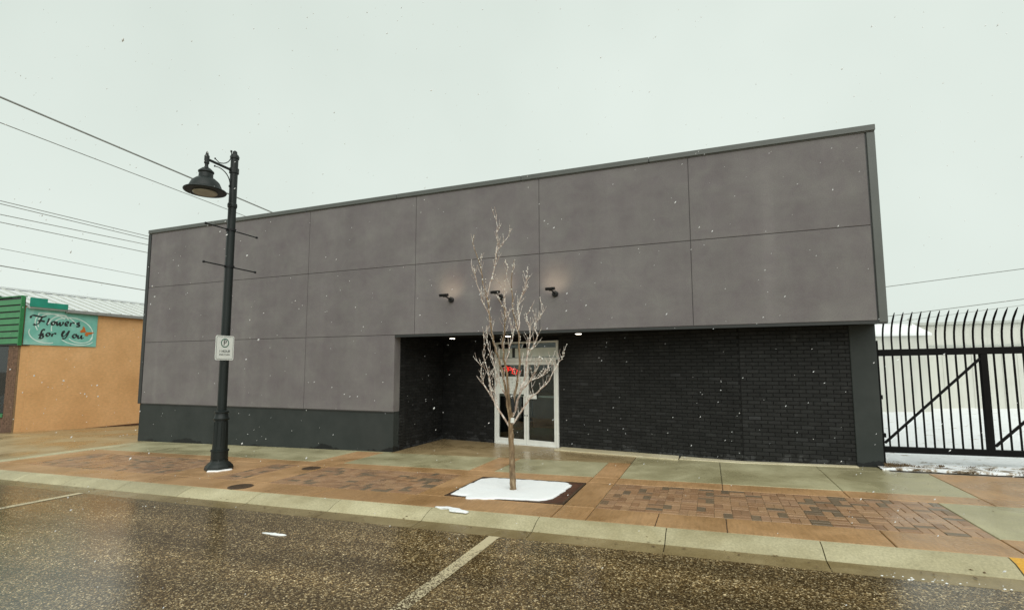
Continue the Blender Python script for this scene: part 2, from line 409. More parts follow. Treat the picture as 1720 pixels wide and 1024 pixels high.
for (ya_, za_), (yb_, zb_) in zip(yp, yp[1:]):
    for xa_, xb_ in ((2.445, 3.89), (3.91, 5.39)):
        m.quad((xa_, yb_, zb_+g(xa_)), (xb_, yb_, zb_+g(xb_)), (xb_, ya_, za_+g(xb_)), (xa_, ya_, za_+g(xa_)))
m.build('yellow_paint', 'yellow', kroot)
m = MB(); m.prism([(-60, -4.34), (60, -4.34), (60, -3.9), (-60, -3.9)], -.3, -.13); m.build('kerb_bed', 'joint', kroot)

# sidewalk: bed sheet + slabs + paver beds
walk = bpy.data.objects.new('sidewalk', None); C.objects.link(walk); struct(walk)
m = MB(); m.prism([(-15.3, -3.868), (14, -3.868), (14, .25), (2.7, .25), (2.7, 2.6), (-15.3, 2.6)], -.2, -.014); m.build('joint_bed', 'joint', walk)
def slab(x0, x1, y0, y1, mat, gap=.005, dz=0):
    m = MB(); x0 += gap; x1 -= gap; y0 += gap; y1 -= gap; c = .006
    bt = [(x0, y0), (x1, y0), (x1, y1), (x0, y1)]; tp = [(x0+c, y0+c), (x1-c, y0+c), (x1-c, y1-c), (x0+c, y1-c)]
    zz = lambda x, z: g(x)+z+dz
    m.v = [(x, y, zz(x, -.1)) for x, y in bt] + [(x, y, zz(x, -.006)) for x, y in bt] + [(x, y, zz(x, 0)) for x, y in tp]
    m.f = [(3, 2, 1, 0), (8, 9, 10, 11)]
    for q in range(4):
        r_ = (q+1) % 4; m.f += [(q, r_, 4+r_, 4+q), (4+q, 4+r_, 8+r_, 8+q)]
    return m.build('slab', mat, walk)
jit = lambda: random.uniform(-.002, .002)
YB0, YB1 = -3.30, -1.83          # paver beds
# front terracotta band
xs = [-14.6, -13.1, -11.6, -10.1, -8.6, -7.05, -5.5, -4.04, -1.84, -1.42, -.63, .12, 1.62, 2.62, 4.1, 5.6, 8, 11, 14]
for a, b in zip(xs, xs[1:]): slab(a, b, -3.868, YB0, 'slab_terra', dz=jit())
# back terracotta band
xs = [-14.6, -12.4, -10.2, -8.6, -7.6, -6.9, -5.5, -4.04, -1.84, -1.42, .12, 1.68, 3.2, 4.7, 6.2, 9, 14]
for a, b in zip(xs, xs[1:]): slab(a, b, YB1, -1.42, 'slab_terra', dz=jit())
# cross bands in the bed row
slab(-9.42, -8.2, YB0, YB1, 'slab_terra')
slab(-7.62, -6.9, YB0, YB1, 'slab_terra'); slab(-4.04, -3.62, YB0, YB1, 'slab_terra'); slab(-1.84, -1.42, YB0, YB1, 'slab_terra')
slab(-14.6, -13.75, YB0, YB1, 'slab_terra')
slab(2.62, 4.1, YB0, YB1, 'slab_grey'); slab(4.1, 5.6, YB0, YB1, 'slab_grey'); slab(5.6, 8, YB0, YB1, 'slab_terra'); slab(8, 14, YB0, YB1, 'slab_grey')
# strip round the tree pit
slab(-3.62, -1.84, YB0, -3.27, 'slab_terra', .003); slab(-3.62, -1.84, -1.9, YB1, 'slab_terra', .003)
# grey slab row next to the building
for a, b, mt in [(-14.6, -13, 'slab_grey'), (-13, -10.3, 'slab_grey'), (-10.3, -7.62, 'slab_grey'), (-7.62, -6.9, 'slab_terra'), (-6.9, -5.5, 'slab_grey'), (-5.5, -4.1, 'slab_grey'), (-4.1, -3.62, 'slab_terra'), (-3.62, -1.84, 'slab_grey'), (-1.84, -1.42, 'slab_terra')]:
    slab(a, b, -1.42, -.05, mt, dz=jit())
slab(-1.42, .12, -1.42, .62, 'slab_grey'); slab(.12, 1.68, -1.42, .62, 'slab_grey', dz=.002); slab(1.68, 3.2, -1.42, .22, 'slab_grey')
slab(1.68, 2.72, .22, .62, 'slab_grey', 0)
slab(3.2, 4.7, -1.42, .22, 'slab_terra'); slab(4.7, 6.2, -1.42, .16, 'slab_grey'); slab(6.2, 9, -1.42, .16, 'slab_terra'); slab(9, 14, -1.42, .16, 'slab_grey')
slab(-14.6, -6.73, -.05, .12, 'slab_grey', .003)
# pale edge band at the alley
slab(-15.05, -14.6, -3.868, -1.9, 'kerb'); slab(-15.05, -14.6, -1.9, .05, 'kerb')
# entrance apron
m = MB(); m.prism([(-6.72, -.04), (-1.43, -.04), (-1.43, 1.2), (-3.2, 1.62), (-6.72, 2.45)], -.1, -.001); m.build('entrance_slab', 'slab_tan', walk)
m = MB(); m.prism([(-3.27, 1.14), (-.62, .50), (-.62, .95), (-3.2, 1.56)], -.05, .022); bevel(m.build('wall_step', 'pale_step', walk), .008)
m = MB(); m.prism([(-.60, .60), (.5, .46), (2.33, .50), (2.33, .66), (.5, .66), (-.58, .95)], -.05, .014); bevel(m.build('wall_step', 'pale_step', walk), .006)

# paver beds: basket-like parquet of two-square pavers
def paver_layout(x0, x1, y0, y1):
    u = .2; out = []
    nx, ny = int(round((x1-x0)/u)), int(round((y1-y0)/u)); ux, uy = (x1-x0)/nx, (y1-y0)/ny
    for i in range(nx):
        for j in range(ny):
            cx, cy = x0+(i+.5)*ux, y0+(j+.5)*uy
            k_ = (i*7+j*13+(i*j) % 5) % 10
            if (i+j) % 2 == 0 or k_ < 2:
                out += [(cx, cy-uy/4, 0, ux, uy), (cx, cy+uy/4, 0, ux, uy)]
            else:
                out += [(cx-ux/4, cy, 1, ux, uy), (cx+ux/4, cy, 1, ux, uy)]
    return out
pm = chamfer_box(.194, .094, .05, .004).mesh('paver', 'paver')
tilt = -math.atan(SL)
def bed(x0, x1, individually):
    m = MB(); m.prism([(x0, YB0), (x1, YB0), (x1, YB1), (x0, YB1)], -.05, -.007); b = m.build('paver_bed', 'paver_sand', walk)
    lay = paver_layout(x0+.01, x1-.01, YB0+.01, YB1-.01)
    if individually:
        for cx, cy, rot, ux, uy in lay:
            o = obj('paver', pm, b, (cx, cy, g(cx)+random.uniform(-.0025, .0015)), (random.uniform(-.006, .006), tilt+random.uniform(-.006, .006), R(90) if rot else 0))
            o.scale = (ux/.2, uy/.2, 1)
    else:
        mm = MB()
        for cx, cy, rot, ux, uy in lay:
            w, d = (.097*ux/.2, .047*uy/.2) if not rot else (.047*ux/.2, .097*uy/.2); dz = random.uniform(-.0025, .0015); ch = .004
            i = len(mm.v)
            for (sx, sy), zz in [((1, 1), -.03)]*1:
                for (ax, ay, z_) in [(-w, -d, -.03), (w, -d, -.03), (w, d, -.03), (-w, d, -.03), (-w, -d, -ch), (w, -d, -ch), (w, d, -ch), (-w, d, -ch), (-w+ch, -d+ch, 0), (w-ch, -d+ch, 0), (w-ch, d-ch, 0), (-w+ch, d-ch, 0)]:
                    mm.v.append((cx+ax, cy+ay, g(cx+ax)+z_+dz))
            mm.f.append((i+8, i+9, i+10, i+11))
            for q in range(4):
                r_ = (q+1) % 4; mm.f += [(i+q, i+r_, i+4+r_, i+4+q), (i+4+q, i+4+r_, i+8+r_, i+8+q)]
        tag(mm.build('paver', 'paver', b), kind='stuff')
bed(-1.42, 2.62, True); bed(-6.9, -4.04, False); bed(-13.75, -9.42, False); bed(-8.2, -7.62, False)

# alley apron and alley
m = MB()
ax = [-60, -30, -24, -19, -15.06]
for i in range(4):
    for ya, yb in ((-3.87, -2), (-2, .3)):
        m.quad(*[(x, y, g(x)-.004) for x, y in ((ax[i], ya), (ax[i+1], ya), (ax[i+1], yb), (ax[i], yb))])
struct(m.build('alley_apron', 'slab_tan'))
m = MB()
for xa, xb in ((-22.95, -21), (-21, -18), (-18, -15.0)):
    for ya, yb in ((.3, 4), (4, 10), (10, 40)):
        m.quad(*[(x, y, g(x)-.004-.042*min(12, (y-.3))) for x, y in ((xa, ya), (xb, ya), (xb, yb), (xa, yb))])
struct(m.build('alley', 'slab_tan'))

# yard behind the gate: old snow over grass
m = MB(); nx, ny = 150, 90; X0, X1, Y0, Y1 = 2.62, 30, .14, 20
from mathutils import noise as mnoise
def yard_edge(x): return .40 - .05*max(0, min(2, x-2.7)) + .10*mnoise.noise(Vector((x*2.2, 3, 0))) + .05*mnoise.noise(Vector((x*7, 9, 0))) + .02*mnoise.noise(Vector((x*21, 9, 0)))
for j in range(ny+1):
    t = (j/ny)**2.2
    for i in range(nx+1):
        x = X0 + (X1-X0)*(i/nx)**1.6
        ye = yard_edge(x); y = ye + (Y1-ye)*t
        hgt = .0 if j == 0 else .03 + .035*mnoise.noise(Vector((x*1.7, y*1.7, 0))) + .018*mnoise.noise(Vector((x*6, y*6, 2)))
        m.v.append((x, y, g(x)+hgt+(.0 if y > 1 else 0)))
for j in range(ny):
    for i in range(nx):
        a = j*(nx+1)+i; m.f.append((a, a+1, a+nx+2, a+nx+1))
struct(m.build('snowy_yard', 'yard', smooth=True))
m = MB(); m.prism([(2.7, .12), (60, .12), (60, 60), (2.7, 60)], -.2, -.02); struct(m.build('yard_soil', 'ground'))

# ================================================================ THE MAIN BUILDING
B = thing('commercial_building', 'long flat-roofed commercial building with grey stucco panels over black painted brick', 'building', (-6.3, 0, -.1))
XJ = [-15.22, -12.21, -9.30, -6.19, -3.21, -.24, 2.61]
ZT, ZH1, ZH2, ZB = 5.725, 4.11, 2.51, .77
XE = -6.71
def panel(x0, x1, z0, z1):
    w, h = x1-x0-.009, z1-z0-.009
    o = chamfer_box(w, h, .05, .007).build('wall_panel', 'stucco', None)
    o.parent = B; o.matrix_parent_inverse = Matrix.Translation(-B.location)
    o.rotation_euler = (R(90), 0, 0); o.location = ((x0+x1)/2, 0, (z0+z1)/2); return o
for a, b in zip(XJ, XJ[1:]):
    panel(a, b, ZH1, ZT); panel(a, b, ZH2 if b > XE+.6 else ZH2, ZH1)
panel(XJ[0], XJ[1], ZB, ZH2); panel(XJ[1], XJ[2], ZB, ZH2); panel(XJ[2], XE, ZB, ZH2)
MT['joint_grey'] = simple('panel_joint', (.075, .07, .07), .8)
m = MB(); m.box(-15.24, 2.63, .012, .2, ZH2, 5.74); m.box(-15.24, XE-.01, .012, .2, ZB-.02, ZH2-.001); m.build('panel_backing', 'joint_grey', B)
# stucco jamb at the recess, plinth
m = MB(); m.box(XE-.3, XE+.002, .004, .24, ZB, ZH2-.002); m.build('jamb', 'stucco', B)
m = MB(); m.box(-15.30, XE-.006, .03, .24, -.5, ZB-.012); m.build('plinth', 'plinth', B)
m = MB(); m.box(-15.22, XE+.0, .008, .1, ZB-.014, ZB-.002); m.build('drip_edge', 'dark_trim', B)
# coping in lengths, side trims
cj = [-15.34, -12.6, -9.42, -6.72, -3.6, -.95, 2.76]
for a, b in zip(cj, cj[1:]):
    m = MB(); m.box(a+.004, b-.004, -.035, .35, ZT+.002, ZT+.105); m.box(a+.01, b-.01, -.018, .3, ZT-.014, ZT+.0015)
    bevel(m.build('coping', 'metal_trim', B), .006)
m = MB(); m.box(2.628, 2.75, -.012, .25, ZH2-.03, ZT-.016); bevel(m.build('corner_trim', 'metal_trim', B), .006)
m = MB(); m.box(2.606, 2.627, .01, .2, ZH2-.02, ZT-.016); m.build('corner_channel', 'dark_trim', B)
m = MB(); m.box(-15.35, -15.232, -.012, .25, ZB-.005, ZT-.016); bevel(m.build('corner_trim', 'dark_trim', B), .006)
# side and rear walls, roof
m = MB(); m.box(-15.30, -15.05, .25, 13.9, -1.2, 5.5); m.build('side_wall', 'stucco', B)
m = MB(); m.box(2.45, 2.72, .26, 13.9, ZH2-.02, 5.55); m.box(2.45, 2.715, .80, 13.9, -.3, ZH2-.021); m.build('side_wall', 'plinth', B)
m = MB(); m.box(-15.04, 2.44, 13.7, 13.95, -1, 5.5); m.build('rear_wall', 'stucco', B)
m = MB(); m.box(-15.04, 2.44, .21, 13.69, 5.0, 5.2); m.build('roof', 'roof', B)
# soffit with black fascia lip
m = MB(); m.box(XE-.25, 2.74, .05, 3.2, ZH2-.012, ZH2+.12); m.build('soffit', 'soffit', B)
m = MB(); m.box(XE+.01, 2.745, -.004, .048, ZH2-.05, ZH2-.003); m.build('drip_edge', 'dark_trim', B)
# pier at the right corner
m = MB(); m.box(2.33, 2.725, .62, .95, -.05, ZH2-.014); bevel(m.build('pier', 'plinth', B), .008)

# brick walls
WF = Vector((.54, .64)); TAN = .238
def wy(x): return WF.y - (x-WF.x)*TAN
CORN = Vector((-6.76, wy(-6.76)))
DL, DR_ = -5.035, -3.262                       # door jambs (x along the angled wall)
bw = MB()
def wall_slab(a, b, z0, z1, th=.2):
    a, b = Vector(a), Vector(b); d = (b-a).normalized(); n = Vector((-d.y, d.x)); 
    if n.y < 0: n = -n
    q = [a, b, b+n*th, a+n*th]
    if (q[1]-q[0]).cross(q[2]-q[0]) < 0: q = q[::-1]
    bw.hexa([(p.x, p.y, z0) for p in q], [(p.x, p.y, z1) for p in q])
off = .009
wall_slab((WF.x, WF.y+off), (2.34, WF.y+off), -.3, ZH2-.013)
wall_slab((DR_, wy(DR_)+off), (WF.x, WF.y+off), -.3, ZH2-.013)
wall_slab((CORN.x, CORN.y+off), (DL, wy(DL)+off), -.3, ZH2-.013)
wall_slab((DL, wy(DL)+off), (DR_, wy(DR_)+off), 2.40, ZH2-.013)
bw.box(CORN.x-.25, CORN.x-off, .44, CORN.y+.2, -.4, ZH2-.013)
WALL = bw.build('brick_wall', 'mortar', B)
RH, BL, BH = .0716, .215, .0616
bricks = []                                     # (centre xy, z, angle, length, depth)
def lay(a, b, z0, z1, seed, x_skip=None):
    a, b = Vector(a), Vector(b); L = (b-a).length; d = (b-a)/L; ang = math.atan2(d.y, d.x); rr = random.Random(seed)
    row = 0; z = z0
    while z+RH*.6 < z1:
        s = -BL*.5 if row % 2 else 0.0
        while s < L:
            s0, s1 = max(0, s), min(L, s+BL-.010)
            if s1-s0 > .03:
                p = a+d*((s0+s1)/2)
                if not (x_skip and x_skip[0]-.02 < p.x < x_skip[1]+.02 and z < 2.40):
                    bricks.append((p.x, p.y, z+BH/2, ang, s1-s0, rr.uniform(-.0025, .0025)))
            s += BL
        z += RH; row += 1
Z0 = -.145
lay((WF.x+.008, WF.y), (2.33, WF.y), Z0, ZH2, 1)
lay((DR_+.012, wy(DR_)), (WF.x-.004, WF.y), Z0, ZH2, 2)
lay((CORN.x, CORN.y), (DL-.03, wy(DL)), Z0-.07, ZH2, 3)
lay((CORN.x, .46), (CORN.x, CORN.y), Z0-.07, ZH2, 4)          # return wall, faces right
bm0 = chamfer_box(BL-.01, BH, .03, .004)
bmesh_brick = bm0.mesh('brick', 'brick')
camxy = Vector((CAM.x, CAM.y))
bricks.sort(key=lambda b: (Vector((b[0], b[1]))-camxy).length)
def brick_matrix(b):
    x, y, z, ang, ln, dp = b
    M = Matrix.Translation((x, y, z)) @ Matrix.Rotation(ang, 4, 'Z') @ Matrix.Rotation(R(90), 4, 'X')
    if abs(abs(ang)-math.pi/2) < .2:            # return wall: outward is +x
        M = Matrix.Translation((x, y, z)) @ Matrix.Rotation(R(90), 4, 'Z') @ Matrix.Rotation(R(90), 4, 'X')
    return M @ Matrix.Translation((0, 0, dp)) @ Matrix.Diagonal((ln/(BL-.01), 1, 1, 1))
for b in bricks[:300]:
    o = bpy.data.objects.new('brick', bmesh_brick); C.objects.link(o); o.parent = WALL
    o.matrix_parent_inverse = Matrix.Identity(4); o.matrix_basis = brick_matrix(b)
mm = MB()
for b in bricks[300:]:
    M = brick_matrix(b); i = len(mm.v)
    mm.v += [tuple(M @ Vector(v)) for v in bm0.v]; mm.f += [tuple(i+q for q in f) for f in bm0.f]
o = mm.build('brick', 'brick'); o.parent = WALL; tag(o, kind='stuff')
# brick quoin between the stucco jamb and the return wall
m = MB(); z = -.3; r_ = 0
while z < ZH2-.05:
    m.box(CORN.x-.1, CORN.x+.055+(.003 if r_ % 2 else 0), .244, .455, z, z+BH); z += RH; r_ += 1
q_ = m.build('quoin', 'brick', B); 

# interior shell behind the doors
m = MB()
m.quad((-10, wy(-10)+.1, -.1), (.4, wy(.4)+.1, -.1), (1, .8, -.1), (1, 9, -.1), (-10, 9, -.1)); m.quad((-10, 8.9, -.1), (1, 8.9, -.1), (1, 8.9, 3.4), (-10, 8.9, 3.4))
m.quad((-10, 1, 3.3), (-10, 9, 3.3), (1, 9, 3.3), (1, 1, 3.3)); m.quad((-10, 2.7, -.1), (-10, 9, -.1), (-10, 9, 3.4), (-10, 2.7, 3.4)); m.quad((1, 1, -.1), (1, 9, -.1), (1, 9, 3.4), (1, 1, 3.4))
m.build('interior_shell', 'dark_in', B)
m = MB(); m.box(-5.2, -3.2, 5.4, 6.0, -.09, .95); m.box(-5.3, -3.1, 5.3, 6.1, .95, 1.0); m.build('counter', 'slab_terra', B)
m = MB(); m.box(-2.9, -1.8, 4.2, 4.6, -.09, 1.7); m.build('display_shelf', 'pale_grey', B)

# entrance: aluminium storefront in the angled wall.  local u along wall, w outward, z up
du = Vector((1, -TAN, 0)).normalized(); dn = Vector((-TAN, -1, 0)).normalized()
D0 = Vector((DL, wy(DL), 0)); DW = (Vector((DR_, wy(DR_), 0))-D0).length
def dbox(m, u0, u1, w0, w1, z0, z1):
    P_ = lambda u, w, z: tuple(D0+du*u+dn*w+Vector((0, 0, z)))
    m.hexa([P_(u0, w1, z0), P_(u1, w1, z0), P_(u1, w0, z0), P_(u0, w0, z0)], [P_(u0, w1, z1), P_(u1, w1, z1), P_(u1, w0, z1), P_(u0, w0, z1)])
DZ0, DZ1 = -.075, 2.395; HEAD0, HEAD1 = 1.86, 2.00; fwid = .055
ent = MB()
dbox(ent, 0, fwid, -.07, .03, DZ0-.03, DZ1); dbox(ent, DW-fwid, DW, -.07, .03, DZ0-.03, DZ1)
dbox(ent, fwid+.001, DW-fwid-.001, -.07, .03, DZ1-.045, DZ1); dbox(ent, fwid+.001, DW-fwid-.001, -.07, .034, HEAD0+.05, HEAD1)
dbox(ent, fwid+.001, DW-fwid-.001, -.08, .05, DZ0-.04, DZ0+.012)
ENT = ent.build('entrance', 'white_alu', B); bevel(ENT, .004)
m = MB(); dbox(m, fwid, DW-fwid, -.035, -.028, HEAD1, DZ1-.045); m.build('transom_pane', 'glass', ENT)
m = MB(); dbox(m, fwid+.03, DW-fwid-.01, -.010, -.006, HEAD1+.012, HEAD1+.235); m.build('transom_film', 'pale_panel', ENT)
m = MB(); dbox(m, .52, .60, -.005, -.001, HEAD1+.01, HEAD1+.25); m.build('transom_bar', 'dark_trim', ENT)
mid = DW/2+.02
for (u0, u1) in ((fwid+.006, mid-.004), (mid+.004, DW-fwid-.006)):
    m = MB(); z0, z1 = DZ0+.016, HEAD0+.045; sw = .06
    dbox(m, u0, u0+sw, -.05, .012, z0, z1); dbox(m, u1-sw, u1, -.05, .012, z0, z1)
    dbox(m, u0+sw, u1-sw, -.05, .0115, z1-.075, z1); dbox(m, u0+sw, u1-sw, -.05, .0115, z0, z0+.11)
    leaf = m.build('door_leaf', 'white_alu', B); bevel(leaf, .003)
    m = MB(); dbox(m, u0+sw-.005, u1-sw+.005, -.023, -.017, z0+.1, z1-.07); m.build('pane', 'glass', leaf)
    m = MB(); dbox(m, u0+sw, u1-sw, -.06, -.052, 1.055, 1.10); dbox(m, u0+.05, u0+.09, -.06, -.03, 1.05, 1.105); m.build('push_bar', 'steel', leaf)
    if u0 > .5:
        m = MB(); dbox(m, u0+.02, u0+.30, .014, .03, 1.02, 1.115); bevel(m.build('push_plate', 'white_alu', leaf), .006)
    hx = u1-.03 if u0 < .5 else u0+.03
    m = MB(); P_ = lambda u, w, z: D0+du*u+dn*w+Vector((0, 0, z))
    m.tube([P_(hx, .012, .78), P_(hx, .06, .78), P_(hx, .06, 1.08), P_(hx, .012, 1.08)], .011, 8); m.build('pull_handle', 'white_alu', leaf)
    m = MB(); m.lathe([(.016, 0), (.016, .008)], P_(hx, .013, .62), 10, dn.to_track_quat('Z', 'Y').to_matrix()); m.build('lock', 'dark_trim', leaf)
m = MB(); dbox(m, DW-.03, DW-.006, .031, .05, 1.86, 1.95); m.build('closer_cap', 'dark_trim', ENT)

# OPEN sign and notice on the left leaf, just inside the glass
W2 = Matrix((du, Vector((0, 0, 1)), dn)).transposed()
def on_door(me, name, u, w, z, roll=0, parent=None):
    o = bpy.data.objects.new(name, me); C.objects.link(o)
    o.matrix_basis = Matrix.Translation(D0+du*u+dn*w+Vector((0, 0, z))) @ W2.to_4x4() @ Matrix.Rotation(roll, 4, 'Z')
    if parent:
        o.parent = parent; o.matrix_parent_inverse = Matrix.Translation(-parent.location)
    return o
pc = D0+du*.42+dn*(-.06)+Vector((0, 0, 1.66))
S_ = thing('open_sign', 'red lit OPEN sign hanging behind the left glass door', 'neon sign', pc)
def strokes(m, lst, sc, w):
    for st in lst: m.tube([(x*sc, y*sc, 0) for x, y in st], w, 6)
import itertools
def letter(ch):
    if ch == 'O': return [[(.5+.42*math.cos(t*math.pi/8), .5+.5*math.sin(t*math.pi/8)) for t in range(17)]]
    if ch == 'P': return [[(.1, 0), (.1, 1), (.6, 1), (.85, .85), (.85, .62), (.6, .48), (.1, .48)]]
    if ch == 'E': return [[(.8, 0), (.1, 0), (.1, 1), (.8, 1)], [(.1, .5), (.7, .5)]]
    if ch == 'N': return [[(.1, 0), (.1, 1), (.85, 0), (.85, 1)]]
for i, ch in enumerate('OPEN'):
    m = MB(); strokes(m, letter(ch), .12, .0085)
    on_door(m.mesh('letter', 'neon'), 'letter', .21+i*.125, -.06, 1.70-.035*i, R(-14), S_)
m = MB(); m.box(-.27, .27, -.1, .1, -.012, -.004)
on_door(m.mesh('backing', 'dark_in'), 'backing', .44, -.075, 1.70, R(-14), S_)
m = MB()
for dx in (-.2, .2): m.tube([(dx, .08, -.008), (dx, .22, -.008)], .002, 4)
on_door(m.mesh('chain', 'steel'), 'chain', .44, -.075, 1.70, R(-14), S_)
pc = D0+du*.48+dn*(-.045)+Vector((0, 0, 1.33))
S2 = thing('paper_notice', 'white paper notice sheet taped on the left glass door', 'notice', pc)
m = MB(); dbox(m, .10, .86, -.016, -.012, 1.12, 1.545); m.build('sheet', 'paper', S2)
m = MB(); rr = random.Random(5)
for row in range(5):
    u = .15
    while u < .78:
        w_ = rr.uniform(.015, .05)
        if rr.random() < .6: dbox(m, u, u+w_*.35, -.0118, -.011, 1.50-.075*row-rr.uniform(.02, .05), 1.50-.075*row)
        u += w_
m.build('smudged_print', 'pale_grey', S2)

# ---------------------------------------------------------------- wall lights and soffit lights
def wall_light(px, x, label):
    z = 3.25
    t = thing('wall_light', label, 'wall light', (x, -.02, z), 'black floodlights on the stucco wall')
    m = MB(); m.lathe([(.062, 0), (.062, .045), (.045, .06)], (x, 0.004, z), 16, Matrix.Rotation(R(90), 3, 'X')); auto_smooth(m.build('mount', 'black', t))
    m = MB(); m.tube([(x, -.05, z), (x-.005, -.18, z+.03), (x-.01, -.30, z+.05)], .016, 8); m.lathe([(.03, -.03), (.03, .03)], (x-.01, -.30, z+.05), 10, Matrix.Rotation(R(90), 3, 'Y')); m.build('arm', 'black', t)
    hd = MB(); hd.hexa([(x-.10, -.38, z+.02), (x+.08, -.38, z+.02), (x+.08, -.27, z+.045), (x-.10, -.27, z+.045)], [(x-.10, -.40, z+.075), (x+.08, -.40, z+.075), (x+.08, -.29, z+.10), (x-.10, -.29, z+.10)])
    h = hd.build('head', 'black', t); bevel(h, .008)
    m = MB(); m.quad((x-.085, -.288, z+.094), (x-.085, -.268, z+.053), (x+.065, -.268, z+.053), (x+.065, -.288, z+.094)); m.build('lens', 'bulb', h)
    ld = bpy.data.lights.new('wall_light_beam', 'SPOT'); ld.energy = 5; ld.color = (1, .78, .5); ld.spot_size = R(100); ld.spot_blend = .9; ld.shadow_soft_size = .05
    lo = bpy.data.objects.new('beam', ld); C.objects.link(lo); lo.location = (x-.01, -.42, z+.16)
    lo.rotation_euler = (Vector((x, 0, z+.30))-lo.location).to_track_quat('-Z', 'Y').to_euler(); lo.parent = t; lo.matrix_parent_inverse = Matrix.Translation(-t.location)
for x, lb in ((-5.25, 'black wall light left of the tree, nearest the lamp post'), (-4.05, 'middle of three black wall lights, behind the tree branches'), (-2.87, 'black wall light right of the tree, beside the panel joint')):
    wall_light(0, x, lb)
for (x, y), lb in (((-5.89, 1.27), 'lit round soffit light above the dark recess left of the door'), ((-4.29, .96), 'lit round soffit light directly over the glass doors'), ((-2.6, .82), 'lit round soffit light right of the doors over the brick wall')):
    t = thing('soffit_light', lb, 'downlight', (x, y, ZH2-.02), 'round lights in the black soffit')
    m = MB(); m.lathe([(.085, -.012), (.09, 0), (.09, .004)], (x, y, ZH2-.017), 20); m.build('trim_ring', 'dark_trim', t)
    m = MB(); m.lathe([(.055, -.008), (.066, 0), (.066, .001)], (x, y, ZH2-.031), 20); m.build('lens', 'bulb', t)
    ld = bpy.data.lights.new('soffit_light_beam', 'SPOT'); ld.energy = 18; ld.color = (1, .93, .82); ld.spot_size = R(150); ld.spot_blend = 1; ld.shadow_soft_size = .06
    lo = bpy.data.objects.new('beam', ld); C.objects.link(lo); lo.location = (x, y, ZH2-.06); lo.parent = t; lo.matrix_parent_inverse = Matrix.Translation(-t.location)

# ================================================================ NEIGHBOUR: FLOWER SHOP
SX = -22.9
N = thing('flower_shop', 'orange stucco shop with white metal roof and green slatted front', 'building', (SX-4, 4, -.6))
m = MB(); m.box(SX-.3, SX, .95, 16, -1.3, 4.0); bevel(m.build('stucco_wall', 'orange', N), .01)
m = MB(); m.box(SX-.3, SX-.002, .735, .949, -1.2, 4.0); m.build('corner_strip', 'orange', N)
m = MB(); m.box(SX-.02, SX+.03, .9, 16, -1.3, -.55); m.build('footing', 'rust', N)
pr = MB(); z = -.6; r_ = 0
while z < 2.6:
    s = SX-.62-(.1 if r_ % 2 else 0)
    while s < SX-.03:
        a, b = max(SX-.6, s), min(SX-.03, s+.19)
        if b-a > .02: pr.box(a, b, .66+random.uniform(-.004, .004), .72, z, z+.068)
        s += .2
    z += .08; r_ += 1
o = pr.build('brick', 'red_brick', None); pier = MB(); pier.box(SX-.6, SX-.025, .675, .95, -.8, 2.62); PI_ = pier.build('brick_pier', 'paver_sand', N)
o.parent = PI_; tag(o, kind='stuff')
m = MB(); m.box(SX-8, SX-.61, .70, .95, -.8, .05); m.build('stall_riser', 'red_brick', N)
m = MB(); m.box(SX-8, SX-.61, .64, .95, .05, .16); m.build('window_sill', 'green', N)
m = MB(); m.box(SX-8, SX-.61, .84, .86, .16, 2.6); m.build('shop_window', 'glass', N)
m = MB(); m.box(SX-8, SX-.3, 2.0, 2.1, -.8, 3.9); m.build('interior_wall', 'dark_in', N)
m = MB(); m.box(SX-8, SX-.3, .8, 15.9, 3.0, 3.1); m.build('ceiling', 'dark_in', N)
m = MB(); m.box(SX-8, SX-.32, 15.7, 16, -1.3, 4.0); m.build('rear_wall', 'orange', N)
# gable roof, ridge runs away from the street
ZE, ZR, XR = 4.0, 4.93, SX-3.1
rf = MB(); rf.hexa([(SX+.14, .8, ZE-.06), (SX+.14, 16.2, ZE-.06), (XR, 16.2, ZR-.06), (XR, .8, ZR-.06)], [(SX+.14, .8, ZE), (SX+.14, 16.2, ZE), (XR, 16.2, ZR), (XR, .8, ZR)])
rf.hexa([(XR, .8, ZR-.06), (XR, 16.2, ZR-.06), (XR-3.2, 16.2, ZE-.06), (XR-3.2, .8, ZE-.06)], [(XR, .8, ZR), (XR, 16.2, ZR), (XR-3.2, 16.2, ZE), (XR-3.2, .8, ZE)])
RF = rf.build('roof', 'roof_white', N)
y = .95
sl = (ZR-ZE)/(SX+.14-XR)
while y < 16.1:
    m = MB(); m.hexa([(SX+.14, y-.02, ZE), (SX+.14, y+.02, ZE), (XR, y+.02, ZR), (XR, y-.02, ZR)], [(SX+.14, y-.012, ZE+.05), (SX+.14, y+.012, ZE+.05), (XR, y+.012, ZR+.05), (XR, y-.012, ZR+.05)])
    m.build('roof_seam', 'pale_grey', RF); y += .42
m = MB(); m.box(XR-.09, XR+.09, .8, 16.2, ZR+.002, ZR+.07); m.build('ridge_cap', 'roof_white', RF)
m = MB(); m.box(SX+.141, SX+.19, 1.95, 16.2, ZE-.10, ZE+.01); m.box(SX+.002, SX+.14, 1.95, 16.2, ZE-.11, ZE-.065); m.build('eave_trim', 'wire', RF)
